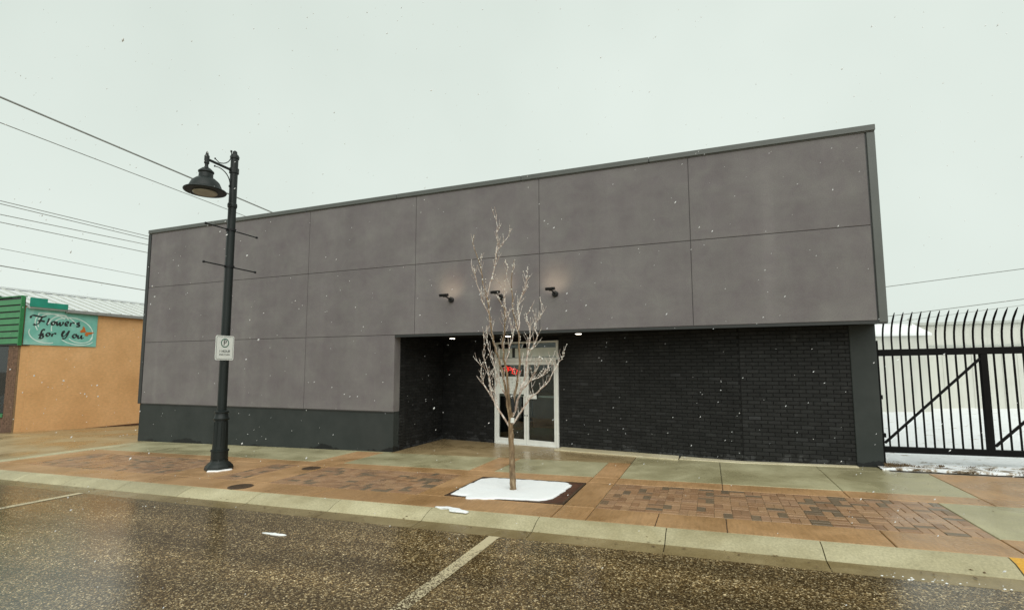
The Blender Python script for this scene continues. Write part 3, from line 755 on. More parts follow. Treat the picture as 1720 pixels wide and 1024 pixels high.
# green slatted mansard
mb = MB(); mb.box(SX-8, SX+.05, .655, .73, 2.62, 4.32); mb.box(SX-8, SX+.05, .60, .95, 2.60, 2.62)
MAN = mb.build('mansard', 'dark_trim', N)
z = 2.66
while z < 4.25:
    m = MB(); m.hexa([(SX-8, .585, z), (SX+.06, .585, z), (SX+.06, .66, z+.02), (SX-8, .66, z+.02)], [(SX-8, .605, z+.185), (SX+.06, .605, z+.185), (SX+.06, .66, z+.19), (SX-8, .66, z+.19)])
    m.build('slat', 'green', MAN); z += .235
m = MB(); m.box(SX+.062, SX+.10, .58, .69, 2.60, 4.34); m.build('end_board', 'green', MAN)
m = MB(); m.box(SX-8, SX+.09, .57, .75, 4.342, 4.38); m.build('top_cap', 'green', MAN)
m = MB(); m.box(SX+.15, SX+.21, .80, 1.95, 4.0, 4.20); m.box(SX+.15, SX+.21, .80, 1.30, 4.201, 4.33); m.build('return_fascia', 'teal', MAN)

# shop sign on the side wall
SG = thing('shop_sign', 'teal painted sign reading Flowers for You with orange butterfly', 'sign', (SX+.03, 1.96, 3.3))
m = MB(); m.box(SX+.004, SX+.035, .76, 3.085, 2.63, 3.965); bevel(m.build('board', 'banner', SG), .004)
ZX, ZY, ZS = 0, 470, 260/1720.0
def sg(p, w): v = onX(ZX+p[0]*ZS, ZY+p[1]*ZS, SX+.036+w); return v
def flat_stroke(m, pts, wid, lay, nib=None):
    P_ = [sg(p, lay) for p in pts]
    # smooth with Catmull-Rom
    out = []
    for i in range(len(P_)-1):
        a, b, c, d = P_[max(i-1, 0)], P_[i], P_[i+1], P_[min(i+2, len(P_)-1)]
        for q in range(5):
            t = q/5; out.append(.5*((2*b)+(c-a)*t+(2*a-5*b+4*c-d)*t*t+(3*b-a-3*c+d)*t**3))
    out.append(P_[-1])
    i0 = len(m.v)
    for i in range(len(out)):
        d = (out[min(i+1, len(out)-1)]-out[max(i-1, 0)]).normalized(); n = Vector((0, -d.z, d.y)); w0 = wid
        if nib: w0 = wid*(.35+.65*abs(n.dot(Vector((0, math.cos(nib), math.sin(nib))))))
        m.v += [tuple(out[i]-n*w0/2), tuple(out[i]+n*w0/2)]
    for i in range(len(out)-1): m.f.append((i0+2*i, i0+2*i+2, i0+2*i+3, i0+2*i+1))
def ell(cx, cy, rx, ry, t0, t1, n=16, tilt=.12):
    return [(cx+rx*math.cos(R(t0+(t1-t0)*q/n)), cy+ry*math.sin(R(t0+(t1-t0)*q/n))+tilt*rx*math.cos(R(t0+(t1-t0)*q/n))) for q in range(n+1)]
for q, st in enumerate((ell(590, 500, 200, 155, 150, 330), ell(800, 570, 230, 150, 170, 390), ell(590, 500, 170, 120, 160, 320), ell(850, 640, 190, 80, 20, 150), ell(700, 560, 170, 160, 200, 330), ell(880, 600, 150, 100, 10, 140), ell(500, 600, 180, 100, 60, 200))):
    st = [(x, y) for x, y in st if 300 < x < 1060 and 350+(x-300)*.1 < y < 715+(x-300)*.04]
    m = MB(); flat_stroke(m, st, .036, .001+.0004*q); m.build('swirl', 'banner_pale', SG)
F1 = [[(350, 420), (342, 408), (352, 396), (380, 393), (420, 402), (470, 410), (518, 402)], [(470, 412), (455, 440), (440, 470), (415, 492), (388, 497), (372, 488)], [(418, 452), (455, 452), (498, 462)],
      [(548, 425), (536, 455), (525, 488), (536, 496)], [(598, 462), (580, 466), (572, 484), (586, 498), (606, 490), (612, 472), (598, 462)],
      [(634, 462), (632, 482), (640, 504), (660, 482), (668, 470), (666, 490), (676, 508), (698, 488), (704, 466)],
      [(726, 492), (752, 486), (758, 470), (742, 466), (728, 480), (730, 504), (756, 508)], [(790, 474), (784, 496), (780, 514)], [(788, 490), (806, 476), (830, 478)],
      [(888, 478), (866, 476), (858, 488), (880, 502), (878, 518), (848, 518)],
      [(500, 556), (478, 550), (462, 572), (452, 610), (440, 642), (426, 650)], [(426, 614), (460, 598), (486, 600)], [(452, 612), (478, 620), (472, 644), (440, 650)],
      [(540, 588), (522, 592), (514, 610), (528, 624), (548, 614), (554, 598), (540, 588)], [(584, 594), (578, 612), (574, 628)], [(582, 610), (602, 594), (626, 598)],
      [(684, 612), (694, 584), (706, 568), (712, 580), (690, 612), (700, 628), (730, 610), (752, 584), (770, 562)], [(772, 564), (750, 610), (724, 646), (690, 652)],
      [(836, 604), (816, 608), (808, 628), (822, 642), (844, 632), (850, 614), (836, 604)], [(872, 614), (866, 634), (876, 648), (896, 634), (906, 616), (902, 640), (912, 650), (932, 640)]]
for q, st in enumerate(F1): m = MB(); flat_stroke(m, st, .074, .005+.0003*(q % 6), R(40)); m.build('letter_stroke', 'ink', SG)
m = MB()
for poly in ([(955, 582), (895, 585), (890, 566), (918, 545), (925, 512), (945, 535)], [(960, 580), (985, 580), (1050, 582), (1010, 604), (985, 606), (975, 624), (950, 622), (942, 600)]):
    m.quad(*[sg(p, .009) for p in reversed(poly)])
m.build('butterfly', 'butterfly', SG)

# ================================================================ GATE, WHITE BUILDING, YARD
GY = .9
GT = thing('security_gate', 'black steel sliding gate with curved spear pickets across the snowy yard', 'gate', (4.9, GY, .1))
gx0, gx1 = 2.80, 9.6
zt0, zt1, zb0, zb1 = 1.945, 2.06, .275, .375
gz = lambda x: .012*(x-2.8)
def bar(m, x0, x1, y0, y1, z0, z1): m.hexa([(x0, y0, z0+gz(x0)), (x1, y0, z0+gz(x1)), (x1, y1, z0+gz(x1)), (x0, y1, z0+gz(x0))], [(x0, y0, z1+gz(x0)), (x1, y0, z1+gz(x1)), (x1, y1, z1+gz(x1)), (x0, y1, z1+gz(x0))])
m = MB(); bar(m, gx0, gx1, GY-.05, GY+.05, zt0, zt1); bevel(m.build('top_rail', 'gate', GT), .006)
m = MB(); bar(m, gx0, gx1, GY-.05, GY+.05, zb0, zb1); bevel(m.build('bottom_rail', 'gate', GT), .006)
for x in (2.76, 4.285, 5.80, 7.3, 8.8):
    m = MB(); 
    if x < 3: m.box(x, x+.05, GY-.05, GY+.05, .02, 2.22)
    else: m.box(x-.045, x+.045, GY-.045, GY+.045, zb1+gz(x)-.002, zt0+gz(x)+.002)
    m.build('post', 'gate', GT)
for x in (2.82, 4.34, 5.85, 7.35):
    m = MB(); m.tube([(x, GY-.02, zb1+.06+gz(x)), (x+1.42, GY-.02, zt0-.05+gz(x))], .028, 4); m.build('brace', 'gate', GT)
m = MB(); prof = [(0, zb1-.01), (0, 1.0), (0, 2.05), (0, 2.22), (-.015, 2.33), (-.05, 2.43), (-.11, 2.53), (-.19, 2.62), (-.255, 2.685)]
m.tube([(0, y, z) for y, z in prof], [.0165]*7+[.015, .006], 4); pk = m.mesh('picket', 'gate')
x = 2.90
while x < gx1-.03:
    obj('picket', pk, GT, (x, GY, gz(x)))
    x += .1275
# latch/keeper on the pier
m = MB(); m.box(2.735, 2.80, .70, .78, .55, .62); m.box(2.735, 2.79, .70, .78, 1.2, 1.27); m.build('keeper', 'gate', GT)

WB = thing('white_building', 'long white metal sided warehouse behind the gate and snow', 'building', (9, 15, .1))
m = MB(); m.box(5.0, 26, 14.5, 24, -.4, 3.4); m.build('body', 'white_siding', WB)
m = MB(); m.box(4.9, 26.1, 14.4, 24.1, 3.401, 3.5); m.build('parapet_cap', 'pale_grey', WB)
m = MB(); m.box(4.98, 26, 14.46, 14.499, 2.56, 2.62); m.build('belt_seam', 'pale_grey', WB)
x = 5.3
while x < 16:
    m = MB(); m.box(x-.012, x+.012, 14.485, 14.4995, 0, 2.56); m.build('siding_rib', 'white_siding', WB); x += .45
m = MB(); m.box(6.8, 7.55, 14.45, 14.498, .78, 1.84); bw_ = m.build('blocked_window', 'pale_grey', WB)
m = MB(); m.box(6.72, 7.62, 14.40, 14.46, .70, .775); m.build('sill', 'paver_sand', bw_)
rr = random.Random(3); m = MB()
for i in range(7):
    for j in range(6):
        if rr.random() < .75: m.box(6.84+i*.1, 6.92+i*.1, 14.43, 14.4495, .84+j*.16, .84+j*.16+rr.uniform(.06, .13))
m.build('rubble_infill', 'white_siding', bw_)
SH = thing('lean_to_shed', 'low white shed with snow covered roof beside the pier', 'shed', (5.7, 13, .1))
m = MB(); m.box(4.2, 7.4, 12.6, 14.3, -.3, 2.9); m.build('walls', 'white_siding', SH)
m = MB(); m.hexa([(4.0, 12.5, 2.9), (7.5, 12.5, 2.9), (7.5, 14.35, 3.35), (4.0, 14.35, 3.35)], [(4.0, 12.5, 2.98), (7.5, 12.5, 2.98), (7.5, 14.35, 3.48), (4.0, 14.35, 3.48)]); m.build('snowy_roof', 'snow', SH)
m = MB(); m.lathe([(.05, 0), (.05, .22), (.11, .22), (.10, .27), (.02, .32)], (7.35, 14.0, 3.35), 10); m.build('roof_vent', 'pale_grey', SH)
SH.location.z = .1
m = MB(); m.box(4.90, 4.97, 9.2, 9.27, -.05, .75)
tag(m.build('marker_post', simple('orange_plastic', (.7, .2, .03), .5)), 'small orange marker post in the snow beside the pier', 'post')

# dead grass tufts along the snow edge
rr = random.Random(11); m = MB()
def tuft(cx, cy, n, h, spread):
    for _ in range(n):
        a = rr.uniform(0, 6.28); r0 = rr.uniform(0, spread); x, y = cx+math.cos(a)*r0, cy+math.sin(a)*r0*.6
        b = rr.uniform(0, 6.28); l = h*rr.uniform(.4, 1); dx, dy = math.cos(b)*l*.7, math.sin(b)*l*.7; w = .004
        z = g(x)+.01
        m.quad((x-w, y, z), (x+w, y, z), (x+dx*.5+w*.7, y+dy*.5, z+l*.6), (x+dx*.5-w*.7, y+dy*.5, z+l*.6)); m.quad((x+dx*.5-w*.7, y+dy*.5, z+l*.6), (x+dx*.5+w*.7, y+dy*.5, z+l*.6), (x+dx, y+dy, z+l*.75))
tuft(2.86, .62, 160, .11, .14); tuft(2.78, .5, 120, .06, .12); tuft(3.05, .72, 120, .09, .12)
for _ in range(60):
    x = 2.8+rr.random()**1.4*7; tuft(x, yard_edge(x)+rr.uniform(-.03, .5), rr.randint(15, 60), .06, rr.uniform(.05, .14))
tag(m.build('dead_grass', 'grass'), 'brown dead grass poking through the snow along the sidewalk edge', 'grass', kind='stuff')

# ================================================================ STREET LAMP
PX, PY = -8.82, -2.64; zg = g(PX)
L = thing('street_lamp', 'black street lamp with bell shade, banner arms and fluted base', 'street lamp', (PX, PY, zg))
m = MB(); m.lathe([(.245, 0), (.25, .045), (.235, .085), (.19, .13), (.155, .16), (.15, .20)], (PX, PY, zg-.002), 8); auto_smooth(bevel(m.build('base_flange', 'lamp_green', L), .006), 35)
m = MB()
fl = 16
for zz, r_ in ((.2, .142), (.30, .145), (.305, .150), (.345, .150), (.35, .128)):
    pass
m.lathe([(.148, .2), (.148, .34), (.16, .345), (.16, .375), (.135, .38), (.128, .5), (.116, .86), (.114, .93), (.135, .935), (.14, .965), (.122, .985), (.112, 1.06), (.128, 1.07), (.128, 1.10), (.088, 1.12)], (PX, PY, zg), 20); auto_smooth(m.build('base_shaft', 'lamp_green', L), 35)
for q in range(10):
    a = 2*math.pi*q/10; m = MB(); m.tube([(PX+math.cos(a)*.124, PY+math.sin(a)*.124, zg+.42), (PX+math.cos(a)*.113, PY+math.sin(a)*.113, zg+.90)], .011, 5); m.build('flute', 'lamp_green', L)
m = MB(); m.lathe([(.083, 1.11), (.080, 2.5), (.074, 5.12), (.085, 5.13), (.09, 5.17), (.085, 5.21), (.072, 5.22), (.070, 6.16)], (PX, PY, zg), 20); auto_smooth(m.build('pole', 'lamp_green', L), 35)
m = MB(); m.lathe([(.082, 6.14), (.088, 6.18), (.07, 6.22), (.045, 6.245), (.04, 6.29), (.02, 6.31)], (PX, PY, zg), 16); auto_smooth(m.build('finial', 'lamp_green', L), 35)
# luminaire arm towards the street
AZ = 5.74; AY = PY-.60
m = MB(); m.tube([(PX, PY-.06, AZ-.02), (PX, AY, AZ+.0)], .026, 10); m.lathe([(.09, -.05), (.09, .05)], (PX, PY, AZ-.02), 16); m.build('arm', 'lamp_green', L)
for s in (1, -1):
    m = MB(); pts = []
    for q in range(9):
        t = q/8*math.pi/2; pts.append((PX, PY-.075-.27*(1-math.cos(t)) , AZ-.02+s*(.05+.27*(1-math.sin(t)))))
    pts = [(PX, PY-.085, AZ+s*.36)]+pts+[(PX, PY-.43, AZ+s*.075)]
    m.tube(pts, .0095, 6); m.lathe([(.018, -.018), (.018, .018)], pts[0], 8); m.lathe([(.014, -.014), (.014, .014)], pts[-1], 8); m.build('scroll', 'lamp_green', L)
m = MB(); m.lathe([(.03, -.17), (.032, -.1), (.045, -.09), (.045, .06), (.03, .075), (.022, .12), (.008, .15)], (PX, AY, AZ), 12); auto_smooth(m.build('arm_end', 'lamp_green', L), 40)
hz = AZ-.15
m = MB(); m.lathe([(.355, -.50), (.365, -.485), (.36, -.47), (.29, -.435), (.275, -.40), (.235, -.31), (.165, -.245), (.125, -.225), (.12, -.14), (.135, -.12), (.135, -.10), (.075, -.04), (.04, -.02), (.035, 0)], (PX, AY, hz), 32)
sh = m.build('lamp_shade', 'lamp_green', L); auto_smooth(sh, 32)
m = MB(); m.lathe([(.19, -.535), (.21, -.518), (.21, -.505)], (PX, AY, hz), 24); m.build('lens', 'lens', sh)
# banner arms
for zz in (4.5, 3.76):
    m = MB(); m.tube([(PX, PY-.55, zz), (PX, PY+.62, zz)], .013, 8); m.lathe([(.095, -.02), (.095, .02)], (PX, PY, zz), 16)
    for yy in (PY-.55, PY+.62): m.lathe([(.008, -.02), (.024, -.012), (.024, .012), (.008, .02)], (PX, yy, zz), 10, Matrix.Rotation(R(90), 3, 'X'))
    m.build('banner_arm', 'black', L)
# parking sign, faces along the street
PS = thing('parking_sign', 'white one hour parking sign with green circled P on lamp post', 'sign', (PX+.1, PY, 2.15))
zc = (onX(377, 563.5, PX+.1).z+onX(377, 604.5, PX+.1).z)/2; ya, yb = onX(361.5, 584, PX+.1).y, onX(392.5, 584, PX+.1).y; yc = (ya+yb)/2
hw, hh = (yb-ya)/2, (onX(377, 563.5, PX+.1).z-onX(377, 604.5, PX+.1).z)/2
def rrect(w, h, r, n=5):
    out = []
    for cx, cy, a0 in ((w-r, h-r, 0), (-w+r, h-r, 90), (-w+r, -h+r, 180), (w-r, -h+r, 270)):
        for q in range(n+1): a = R(a0+90*q/n); out.append((cx+r*math.cos(a), cy+r*math.sin(a)))
    return out
def sgn(m, poly, x0, x1):
    n = len(poly); i = len(m.v)
    m.v += [(PX+.1+x0, yc+y, zc+z) for y, z in poly]+[(PX+.1+x1, yc+y, zc+z) for y, z in poly]
    m.f += [tuple(i+n-1-q for q in range(n)), tuple(i+n+q for q in range(n))]+[(i+q, i+(q+1) % n, i+n+(q+1) % n, i+n+q) for q in range(n)]
m = MB(); sgn(m, rrect(hw, hh, .035), 0, .004); m.build('plate', 'sign_white', PS)
def ring(m, outer, inner, x):
    n = len(outer); i = len(m.v)
    m.v += [(PX+.1+x, yc+y, zc+z) for y, z in outer]+[(PX+.1+x, yc+y, zc+z) for y, z in inner]
    for q in range(n): m.f.append((i+q, i+(q+1) % n, i+n+(q+1) % n, i+n+q))
m = MB(); ring(m, rrect(hw-.018, hh-.018, .028), rrect(hw-.024, hh-.024, .024), .0055); m.build('border', 'ink', PS)
m = MB(); cz = hh*.40
ring(m, [(.088*math.cos(R(a)), cz+.088*math.sin(R(a))) for a in range(0, 360, 12)], [(.070*math.cos(R(a)), cz+.070*math.sin(R(a))) for a in range(0, 360, 12)], .006); m.build('green_ring', 'sign_green', PS)
def sign_text(body, size, z, mat='ink'):
    o = obj('lettering', text_mesh(body, size, mat), None); o.parent = PS; o.matrix_parent_inverse = Matrix.Translation(-PS.location)
    o.matrix_basis = Matrix.Translation((PX+.1065, yc, zc+z)) @ Matrix(((0, 0, 1), (1, 0, 0), (0, 1, 0))).to_4x4(); return o
sign_text('P', .15, cz); sign_text('1 HOUR', .066, -hh*.28); sign_text('8:00AM TO 6:00PM', .028, -hh*.55)
m = MB(); m.box(PX+.07, PX+.099, PY-.02, PY+.02, zc-.12, zc-.09); m.box(PX+.07, PX+.099, PY-.02, PY+.02, zc+.09, zc+.12); m.build('bracket', 'steel', PS)

# ================================================================ TREE PIT AND TREE
TX, TY = -2.78, -2.65
m = MB(); m.prism([(-3.61, -3.262), (-1.85, -3.262), (-1.85, -1.908), (-3.61, -1.908)], -.08, -.004)
GR = thing('tree_grate', 'rust brown tree grate frame around the young tree', 'tree grate', (TX, TY, g(TX)))
m.build('grate_plate', 'rust', GR)
m = MB(); w_ = .03
for a in ([(-3.612, -3.264), (-1.848, -3.264), (-1.848, -3.23), (-3.612, -3.23)], [(-3.612, -1.94), (-1.848, -1.94), (-1.848, -1.906), (-3.612, -1.906)], [(-3.612, -3.229), (-3.58, -3.229), (-3.58, -1.941), (-3.612, -1.941)], [(-1.88, -3.229), (-1.848, -3.229), (-1.848, -1.941), (-1.88, -1.941)]):
    m.prism(a, -.08, .003)
m.build('frame', 'cover', GR)
def snow_patch(name, poly, h, label, cat='snow', seed=0, dip=None, base=0, sub=.035):
    """irregular sheet of snow with a rounded rim; poly ccw"""
    rr = random.Random(seed); cx = sum(p[0] for p in poly)/len(poly); cy = sum(p[1] for p in poly)/len(poly)
    out = []
    for i in range(len(poly)):
        a, b = Vector(poly[i]), Vector(poly[(i+1) % len(poly)]); n = max(2, int((b-a).length/sub))
        for q in range(n):
            p = a+(b-a)*(q/n); nn = mnoise.noise(Vector((p.x*9, p.y*9, seed)))*.035+mnoise.noise(Vector((p.x*26, p.y*26, seed)))*.012
            d = (p-Vector((cx, cy))); out.append(p+d.normalized()*nn)
    m = MB(); rings = [(1.0, -.002), (1.0, h*.45), (.97, h*.85), (.9, h), (.75, h), (.6, h), (.45, h), (.3, h), (.15, h)]
    n = len(out)
    for s, z in rings:
        for p in out:
            x, y = cx+(p.x-cx)*s, cy+(p.y-cy)*s
            zz = z + (0 if s > .95 else .006*mnoise.noise(Vector((x*5, y*5, seed))))
            if dip:
                r_ = math.hypot(x-dip[0], y-dip[1]); zz -= dip[3]*math.exp(-(r_/dip[2])**4) if z > 0 else 0
            m.v.append((x, y, g(x)+base+zz))
    for k_ in range(len(rings)-1):
        for q in range(n): m.f.append((k_*n+q, k_*n+(q+1) % n, (k_+1)*n+(q+1) % n, (k_+1)*n+q))
    m.v.append((cx, cy, g(cx)+base+h-(dip[3] if dip else 0))); ci = len(m.v)-1; k_ = len(rings)-1
    for q in range(n): m.f.append((k_*n+q, k_*n+(q+1) % n, ci))
    o = m.build(name, 'snow', smooth=True); return tag(o, label, cat)
snow_patch('snow_patch', [(-3.55, -3.18), (-3.28, -3.21), (-3.22, -3.36), (-2.95, -3.30), (-2.6, -3.21), (-2.2, -3.18), (-2.06, -3.02), (-2.03, -2.5), (-2.02, -2.15), (-2.15, -2.0), (-2.8, -1.97), (-3.4, -1.98), (-3.56, -2.1), (-3.57, -2.7)], .018, 'white snow covering the tree grate around the trunk', dip=(TX, TY, .17, .012))
snow_patch('snow_patch', [(-3.42, -3.86), (-3.3, -3.92), (-3.2, -3.9), (-3.14, -3.97), (-3.0, -3.99), (-2.9, -4.0), (-2.88, -3.95), (-3.02, -3.9), (-3.1, -3.84), (-3.25, -3.82)], .014, 'small strip of snow lying on the kerb below the tree', seed=3, base=-.002)
snow_patch('snow_patch', [(-5.02, -5.14), (-4.88, -5.165), (-4.74, -5.15), (-4.68, -5.12), (-4.8, -5.115), (-4.9, -5.10), (-5.0, -5.12)], .006, 'thin smear of snow on the wet road', seed=5, base=rz(0, -5.1), sub=.02)
snow_patch('snow_patch', [(PX+.02, PY-.27), (PX+.2, PY-.2), (PX+.30, PY-.02), (PX+.27, PY+.06), (PX+.1, PY-.06), (PX-.02, PY-.22)], .022, 'bit of snow against the foot of the lamp post', seed=8)

m = MB(); rr = random.Random(4)
for _ in range(90):
    x = 1.3+rr.random()*3; y = -4.36+rr.gauss(0, .03); s_ = rr.uniform(.003, .010); z = g(x)-.105
    i = len(m.v)
    for a in range(5): m.v.append((x+s_*math.cos(a*1.256+rr.uniform(-.3, .3))*1.5, y+s_*math.sin(a*1.256), z))
    m.v.append((x, y, z+s_*.8)); m.f += [(i+q, i+(q+1) % 5, i+5) for q in range(5)]
tag(m.build('snow_crumbs', 'snow'), 'line of small snow crumbs along the gutter at the lower right', 'snow', kind='stuff')

m = MB(); rr = random.Random(14)
for _ in range(170):
    x = rr.uniform(-13, 4.5); y = rr.choice((rr.uniform(-4.3, -3.9), rr.uniform(-3.8, -.2), rr.gauss(-4.25, .08))); s_ = rr.uniform(.004, .016)
    z = g(x)+.006 if y > -3.88 else g(x)+(-.088 if y < -4.15 else .004+(y+3.872)*.3)
    a = rr.uniform(0, 6.28); i = len(m.v)
    for q in range(4): m.v.append((x+s_*math.cos(a+q*1.57)*(1.6 if q % 2 else .8), y+s_*math.sin(a+q*1.57)*(1.6 if q % 2 else .8), z+rr.uniform(0, .006)))
    m.f.append((i, i+1, i+2, i+3))
tag(m.build('leaf_litter', 'grass'), 'scattered brown leaf bits on the sidewalk and gutter', 'litter', kind='stuff')

T = thing('young_tree', 'slender bare young tree with frosted pinkish twigs in front of the doors', 'tree', (TX, TY, g(TX)))
def tp(px, py, dy=0): return onY(px, py, TY+dy)
rr = random.Random(21)
trunk = [tp(862, 824), tp(861, 800), tp(860, 765), tp(858.5, 735), tp(858, 718), tp(858, 700)]
m = MB()
pts = []; 
for a, b in zip(trunk, trunk[1:]):
    for q in range(4): pts.append(a+(b-a)*(q/4)+Vector((rr.uniform(-.004, .004), rr.uniform(-.004, .004), 0)))
pts.append(trunk[-1])
m.tube(pts, [.047-.012*i/len(pts)+(.012 if i == 0 else 0)+rr.uniform(-.002, .003) for i in range(len(pts))], 10); m.build('trunk', 'bark', T, True)
limbs = [  # (pixel polyline, depth drift at the tip, base radius)
 ([(857, 718), (838, 688), (828, 671), (813, 644), (808, 622), (809, 612)], -.25, .016),
 ([(828, 671), (824, 650), (818, 622), (812, 596), (813, 563)], -.15, .011),
 ([(857, 712), (851, 668), (844, 628), (839, 607), (832, 584), (826, 559), (822, 526), (818, 500), (811, 477), (808, 450), (802, 431), (795, 408), (797, 394)], .12, .021),
 ([(818, 500), (824, 475), (831, 449), (833, 431), (837, 418), (850, 402), (860, 384)], .25, .011),
 ([(833, 431), (835, 400), (834, 362)], .05, .006),
 ([(822, 526), (812, 510), (803, 482), (797, 462), (794, 450)], -.1, .010),
 ([(858, 705), (854, 650), (848, 610), (845, 584), (848, 552), (849, 533), (845, 514), (836, 500)], -.32, .020),
 ([(849, 533), (848, 503), (848, 478), (852, 455), (849, 438)], -.12, .009),
 ([(858, 705), (864, 670), (872, 625), (873, 593), (871, 560), (866, 540), (861, 510), (860, 464), (864, 445)], .1, .022),
 ([(871, 560), (872, 535), (870, 515), (876, 498), (882, 482), (885, 459), (886, 449)], .3, .011),
 ([(860, 712), (876, 691), (888, 671), (900, 660), (917, 645), (931, 622), (938, 610), (947, 598)], .2, .015),
 ([(872, 660), (885, 645), (897, 627), (905, 615), (911, 603)], -.3, .011),
 ([(860, 700), (866, 688), (874, 656), (880, 638), (885, 610), (887, 589), (891, 563), (888, 545), (884, 533), (893, 514)], .38, .019),
 ([(887, 589), (896, 582), (902, 563), (898, 548), (905, 535), (911, 524), (907, 500)], .2, .010),
 ([(851, 668), (838, 640), (829, 610), (820, 585), (817, 560), (818, 548)], .3, .012),
 ([(848, 610), (856, 585), (862, 560), (858, 540), (853, 525)], .35, .010),
 ([(874, 656), (890, 640), (908, 632), (921, 618), (925, 604)], .45, .010),
 ([(838, 688), (832, 660), (833, 640), (826, 620)], .2, .008),
]
tips = []; buds = MB(); tw = MB()
def bud(p, s):
    i = len(buds.v)
    d = [Vector((s, 0, 0)), Vector((0, s, 0)), Vector((-s, 0, 0)), Vector((0, -s, 0))]
    for v in d: buds.v.append(tuple(p+v*rr.uniform(.7, 1.2)))
    buds.v.append(tuple(p+Vector((0, 0, s*1.3)))); buds.v.append(tuple(p-Vector((0, 0, s))))
    for q in range(4): buds.f += [(i+q, i+(q+1) % 4, i+4), (i+(q+1) % 4, i+q, i+5)]
for pl, dep, r0 in limbs:
    n = len(pl); P_ = []
    first = None
    for i, (px, py) in enumerate(pl):
        t = i/(n-1)
        base_dep = 0
        P_.append((px, py, t))
    # limb root depth: nearest point already placed
    root = tp(pl[0][0], pl[0][1]); d0 = 0
    best = 1e9
    for q in tips:
        e = (Vector((q[0].x, q[0].z))-Vector((root.x, root.z))).length
        if e < best and e < .12: best = e; d0 = q[0].y-TY
    W = [tp(px, py, d0+dep*t**1.2) for px, py, t in P_]
    S3 = []
    for i in range(n-1):
        a, b, c, d = W[max(i-1, 0)], W[i], W[i+1], W[min(i+2, n-1)]
        for q in range(4):
            t = q/4; p = .5*((2*b)+(c-a)*t+(2*a-5*b+4*c-d)*t*t+(3*b-a-3*c+d)*t**3)
            S3.append(p+Vector((rr.uniform(-1, 1), rr.uniform(-1, 1), rr.uniform(-.3, .3)))*.011)
    S3.append(W[-1])
    N_ = len(S3); rad = [max(.0042, 1.0*r0*(1-.80*i/(N_-1))) for i in range(N_)]
    m = MB(); m.tube(S3, rad, 7 if r0 > .014 else 6); m.build('branch', 'bark' if r0 > .0195 else 'twig', T, True)
    tips += [(p,) for p in S3]
    for i in range(3, N_):
        for _ in range(2 if (rr.random() < .5 and i < N_*.7) else 1):
            if rr.random() < (.62 if i < N_*.75 else .34):
                p = S3[i]; dr = (S3[i]-S3[i-1]).normalized(); a = rr.uniform(0, 6.28)
                side = Vector((math.cos(a), math.sin(a), 0)); v = (dr*.8+side*rr.uniform(.3, .8)+Vector((0, 0, .45))).normalized()
                ln = rr.uniform(.06, .30)*(1.1-.45*i/N_); q_ = [p]; 
                for s in range(4):
                    v = (v+Vector((rr.uniform(-.2, .2), rr.uniform(-.2, .2), .12))).normalized(); q_.append(q_[-1]+v*ln/4)
                tw.tube(q_, [.0046, .004, .0035, .003, .0024], 4, False)
                for s in range(1, 5):
                    if rr.random() < .45: bud(q_[s], rr.uniform(.006, .012))
                if rr.random() < .4:
                    v2 = (v+Vector((rr.uniform(-.8, .8), rr.uniform(-.8, .8), .2))).normalized(); e = q_[2]
                    tw.tube([e, e+v2*.06, e+v2*.12+Vector((0, 0, .02))], [.003, .0025, .002], 4, False)
        if rr.random() < .75: bud(S3[i]+Vector((rr.uniform(-.006, .006), rr.uniform(-.006, .006), .004)), rr.uniform(.007, .016))
tag(tw.build('twigs', 'twig', T, True), kind='stuff'); tag(buds.build('frosted_buds', 'bud', T, True), kind='stuff')
m = MB(); m.tube([tp(862, 692, -.06), tp(861.5, 680, -.06), tp(860.5, 668, -.06)], [.024, .028, .024], 8); m.build('tree_tie', 'black', T)
m = MB(); m.tube([tp(860.5, 709, -.02), tp(861, 702, -.03)], [.03, .03], 8); m.build('white_tag', 'sign_white', T)

# iron covers in the pavement
for (x, y, r_), lb in (((-7.11, -2.07, .17), 'round brown iron cover in the pavement nearer the building'), ((-7.07, -3.67, .19), 'round brown iron cover in the pavement beside the kerb')):
    t = thing('utility_cover', lb, 'cover', (x, y, g(x)), 'round iron covers in the sidewalk')
    m = MB(); m.lathe([(r_, -.02), (r_, .006), (r_-.012, .008)], (x, y, g(x)), 24); m.build('rim', 'cover', t)
    m = MB(); m.lathe([(r_-.02, .0085), (r_-.022, .0105)], (x, y, g(x)), 24)
    for q in range(-3, 4):
        hw_ = math.sqrt(max(0, (r_-.04)**2-(q*.04)**2))
        if hw_ > .02: m.box(x-hw_, x+hw_, y+q*.04-.006, y+q*.04+.006, g(x)+.009, g(x)+.0135)
    m.build('lid', 'cover', t)

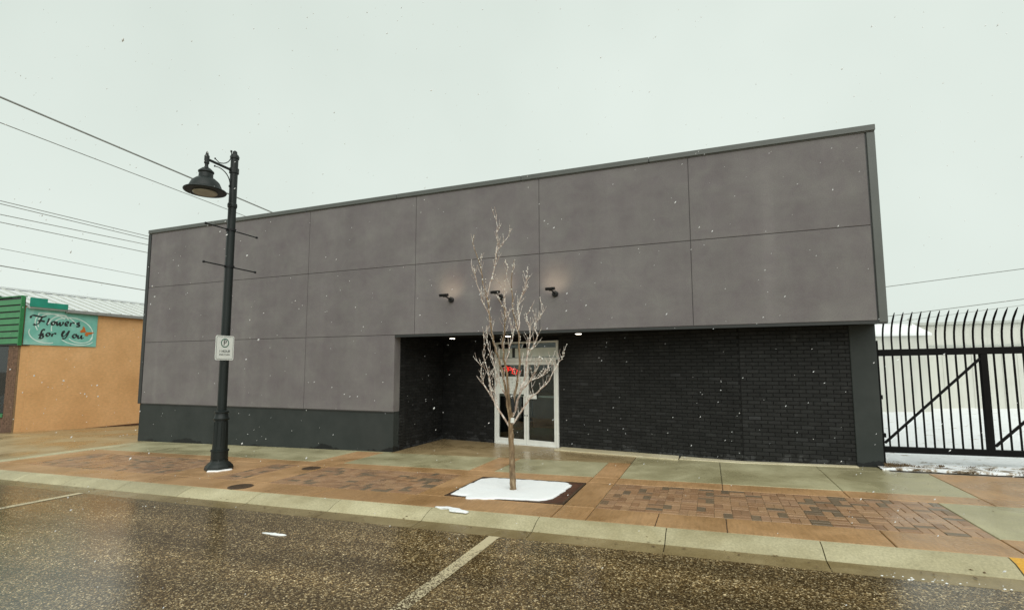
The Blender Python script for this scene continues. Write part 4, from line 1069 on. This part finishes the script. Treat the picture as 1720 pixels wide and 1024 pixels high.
# ================================================================ OVERHEAD LINES
def wire(name, a, b, r_, label, sag=.0, ext0=0, ext1=0, group=None):
    a, b = Vector(a), Vector(b); d = b-a; A, E_ = a-d*ext0, b+d*ext1; n = 24
    m = MB(); m.tube([A+(E_-A)*(q/n) - Vector((0, 0, sag*4*(q/n)*(1-q/n))) for q in range(n+1)], r_, 5); return tag(m.build(name, 'wire'), label, 'cable', group)
WX = -19.5
wl_ = [((0, 163), (453, 355), .030, 'thick topmost overhead cable at upper left'), ((0, 206), (383, 352), .014, 'second overhead cable from the top at upper left'),
       ((0, 337), (250, 397), .012, 'upper wire of the close pair at middle left'), ((0, 342), (250, 402), .012, 'lower wire of the close pair at middle left'),
       ((0, 360), (248, 411), .012, 'overhead wire just below the close pair at left'), ((0, 373), (247, 424), .012, 'overhead wire second below the close pair at left'),
       ((0, 417), (243, 464), .008, 'faint thin overhead wire above the lowest one at left'), ((0, 446), (242, 487), .016, 'lowest overhead wire just above the flower shop roof')]
for pa, pb, r_, lb in wl_:
    a, b = onX(*pa, WX), onX(*pb, WX); L_ = b.y-a.y
    wire('power_line', a, b, r_, lb, 0, (a.y+12)/L_, (30-b.y)/L_, 'overhead lines along the alley')
for pa, pb, r_, lb in (((1485, 482), (1720, 451), .022, 'uppermost overhead wire right of the building'), ((1500, 530), (1720, 502), .022, 'overhead wire just above the gate pickets at right'), ((1560, 533), (1720, 512), .012, 'faint thin overhead wire closest to the white building roof')):
    a, b = onY(*pa, 25), onY(*pb, 25); L_ = b.x-a.x
    wire('power_line', a, b, r_, lb, 0, (a.x+2)/L_, (30-b.x)/L_, 'overhead lines behind the white building')

# ================================================================ FALLING SNOW
rr = random.Random(99); m = MB()
for _ in range(1700):
    d = 3.0+9.5*rr.random()**.7; px, py = rr.uniform(-100, 1820), rr.uniform(-100, 1100)
    p = CAM+ray(px, py).normalized()*d
    if p.z < g(p.x)+.1 or p.y > -.15: continue
    s = rr.uniform(.0022, .0048)*(1.5 if rr.random() < .08 else 1); ax = Vector((.55+rr.uniform(-.3, .3), rr.uniform(-.3, .3), .5)).normalized()
    i = len(m.v); e1 = ax.orthogonal().normalized(); e2 = ax.cross(e1)
    for v in (e1, e2, -e1, -e2): m.v.append(tuple(p+v*s))
    m.v.append(tuple(p+ax*s*2.2)); m.v.append(tuple(p-ax*s*2.2))
    for q in range(4): m.f += [(i+q, i+(q+1) % 4, i+4), (i+(q+1) % 4, i+q, i+5)]
tag(m.build('falling_snow', 'snow'), 'sparse small snowflakes falling in front of the building', 'snowflakes', kind='stuff')
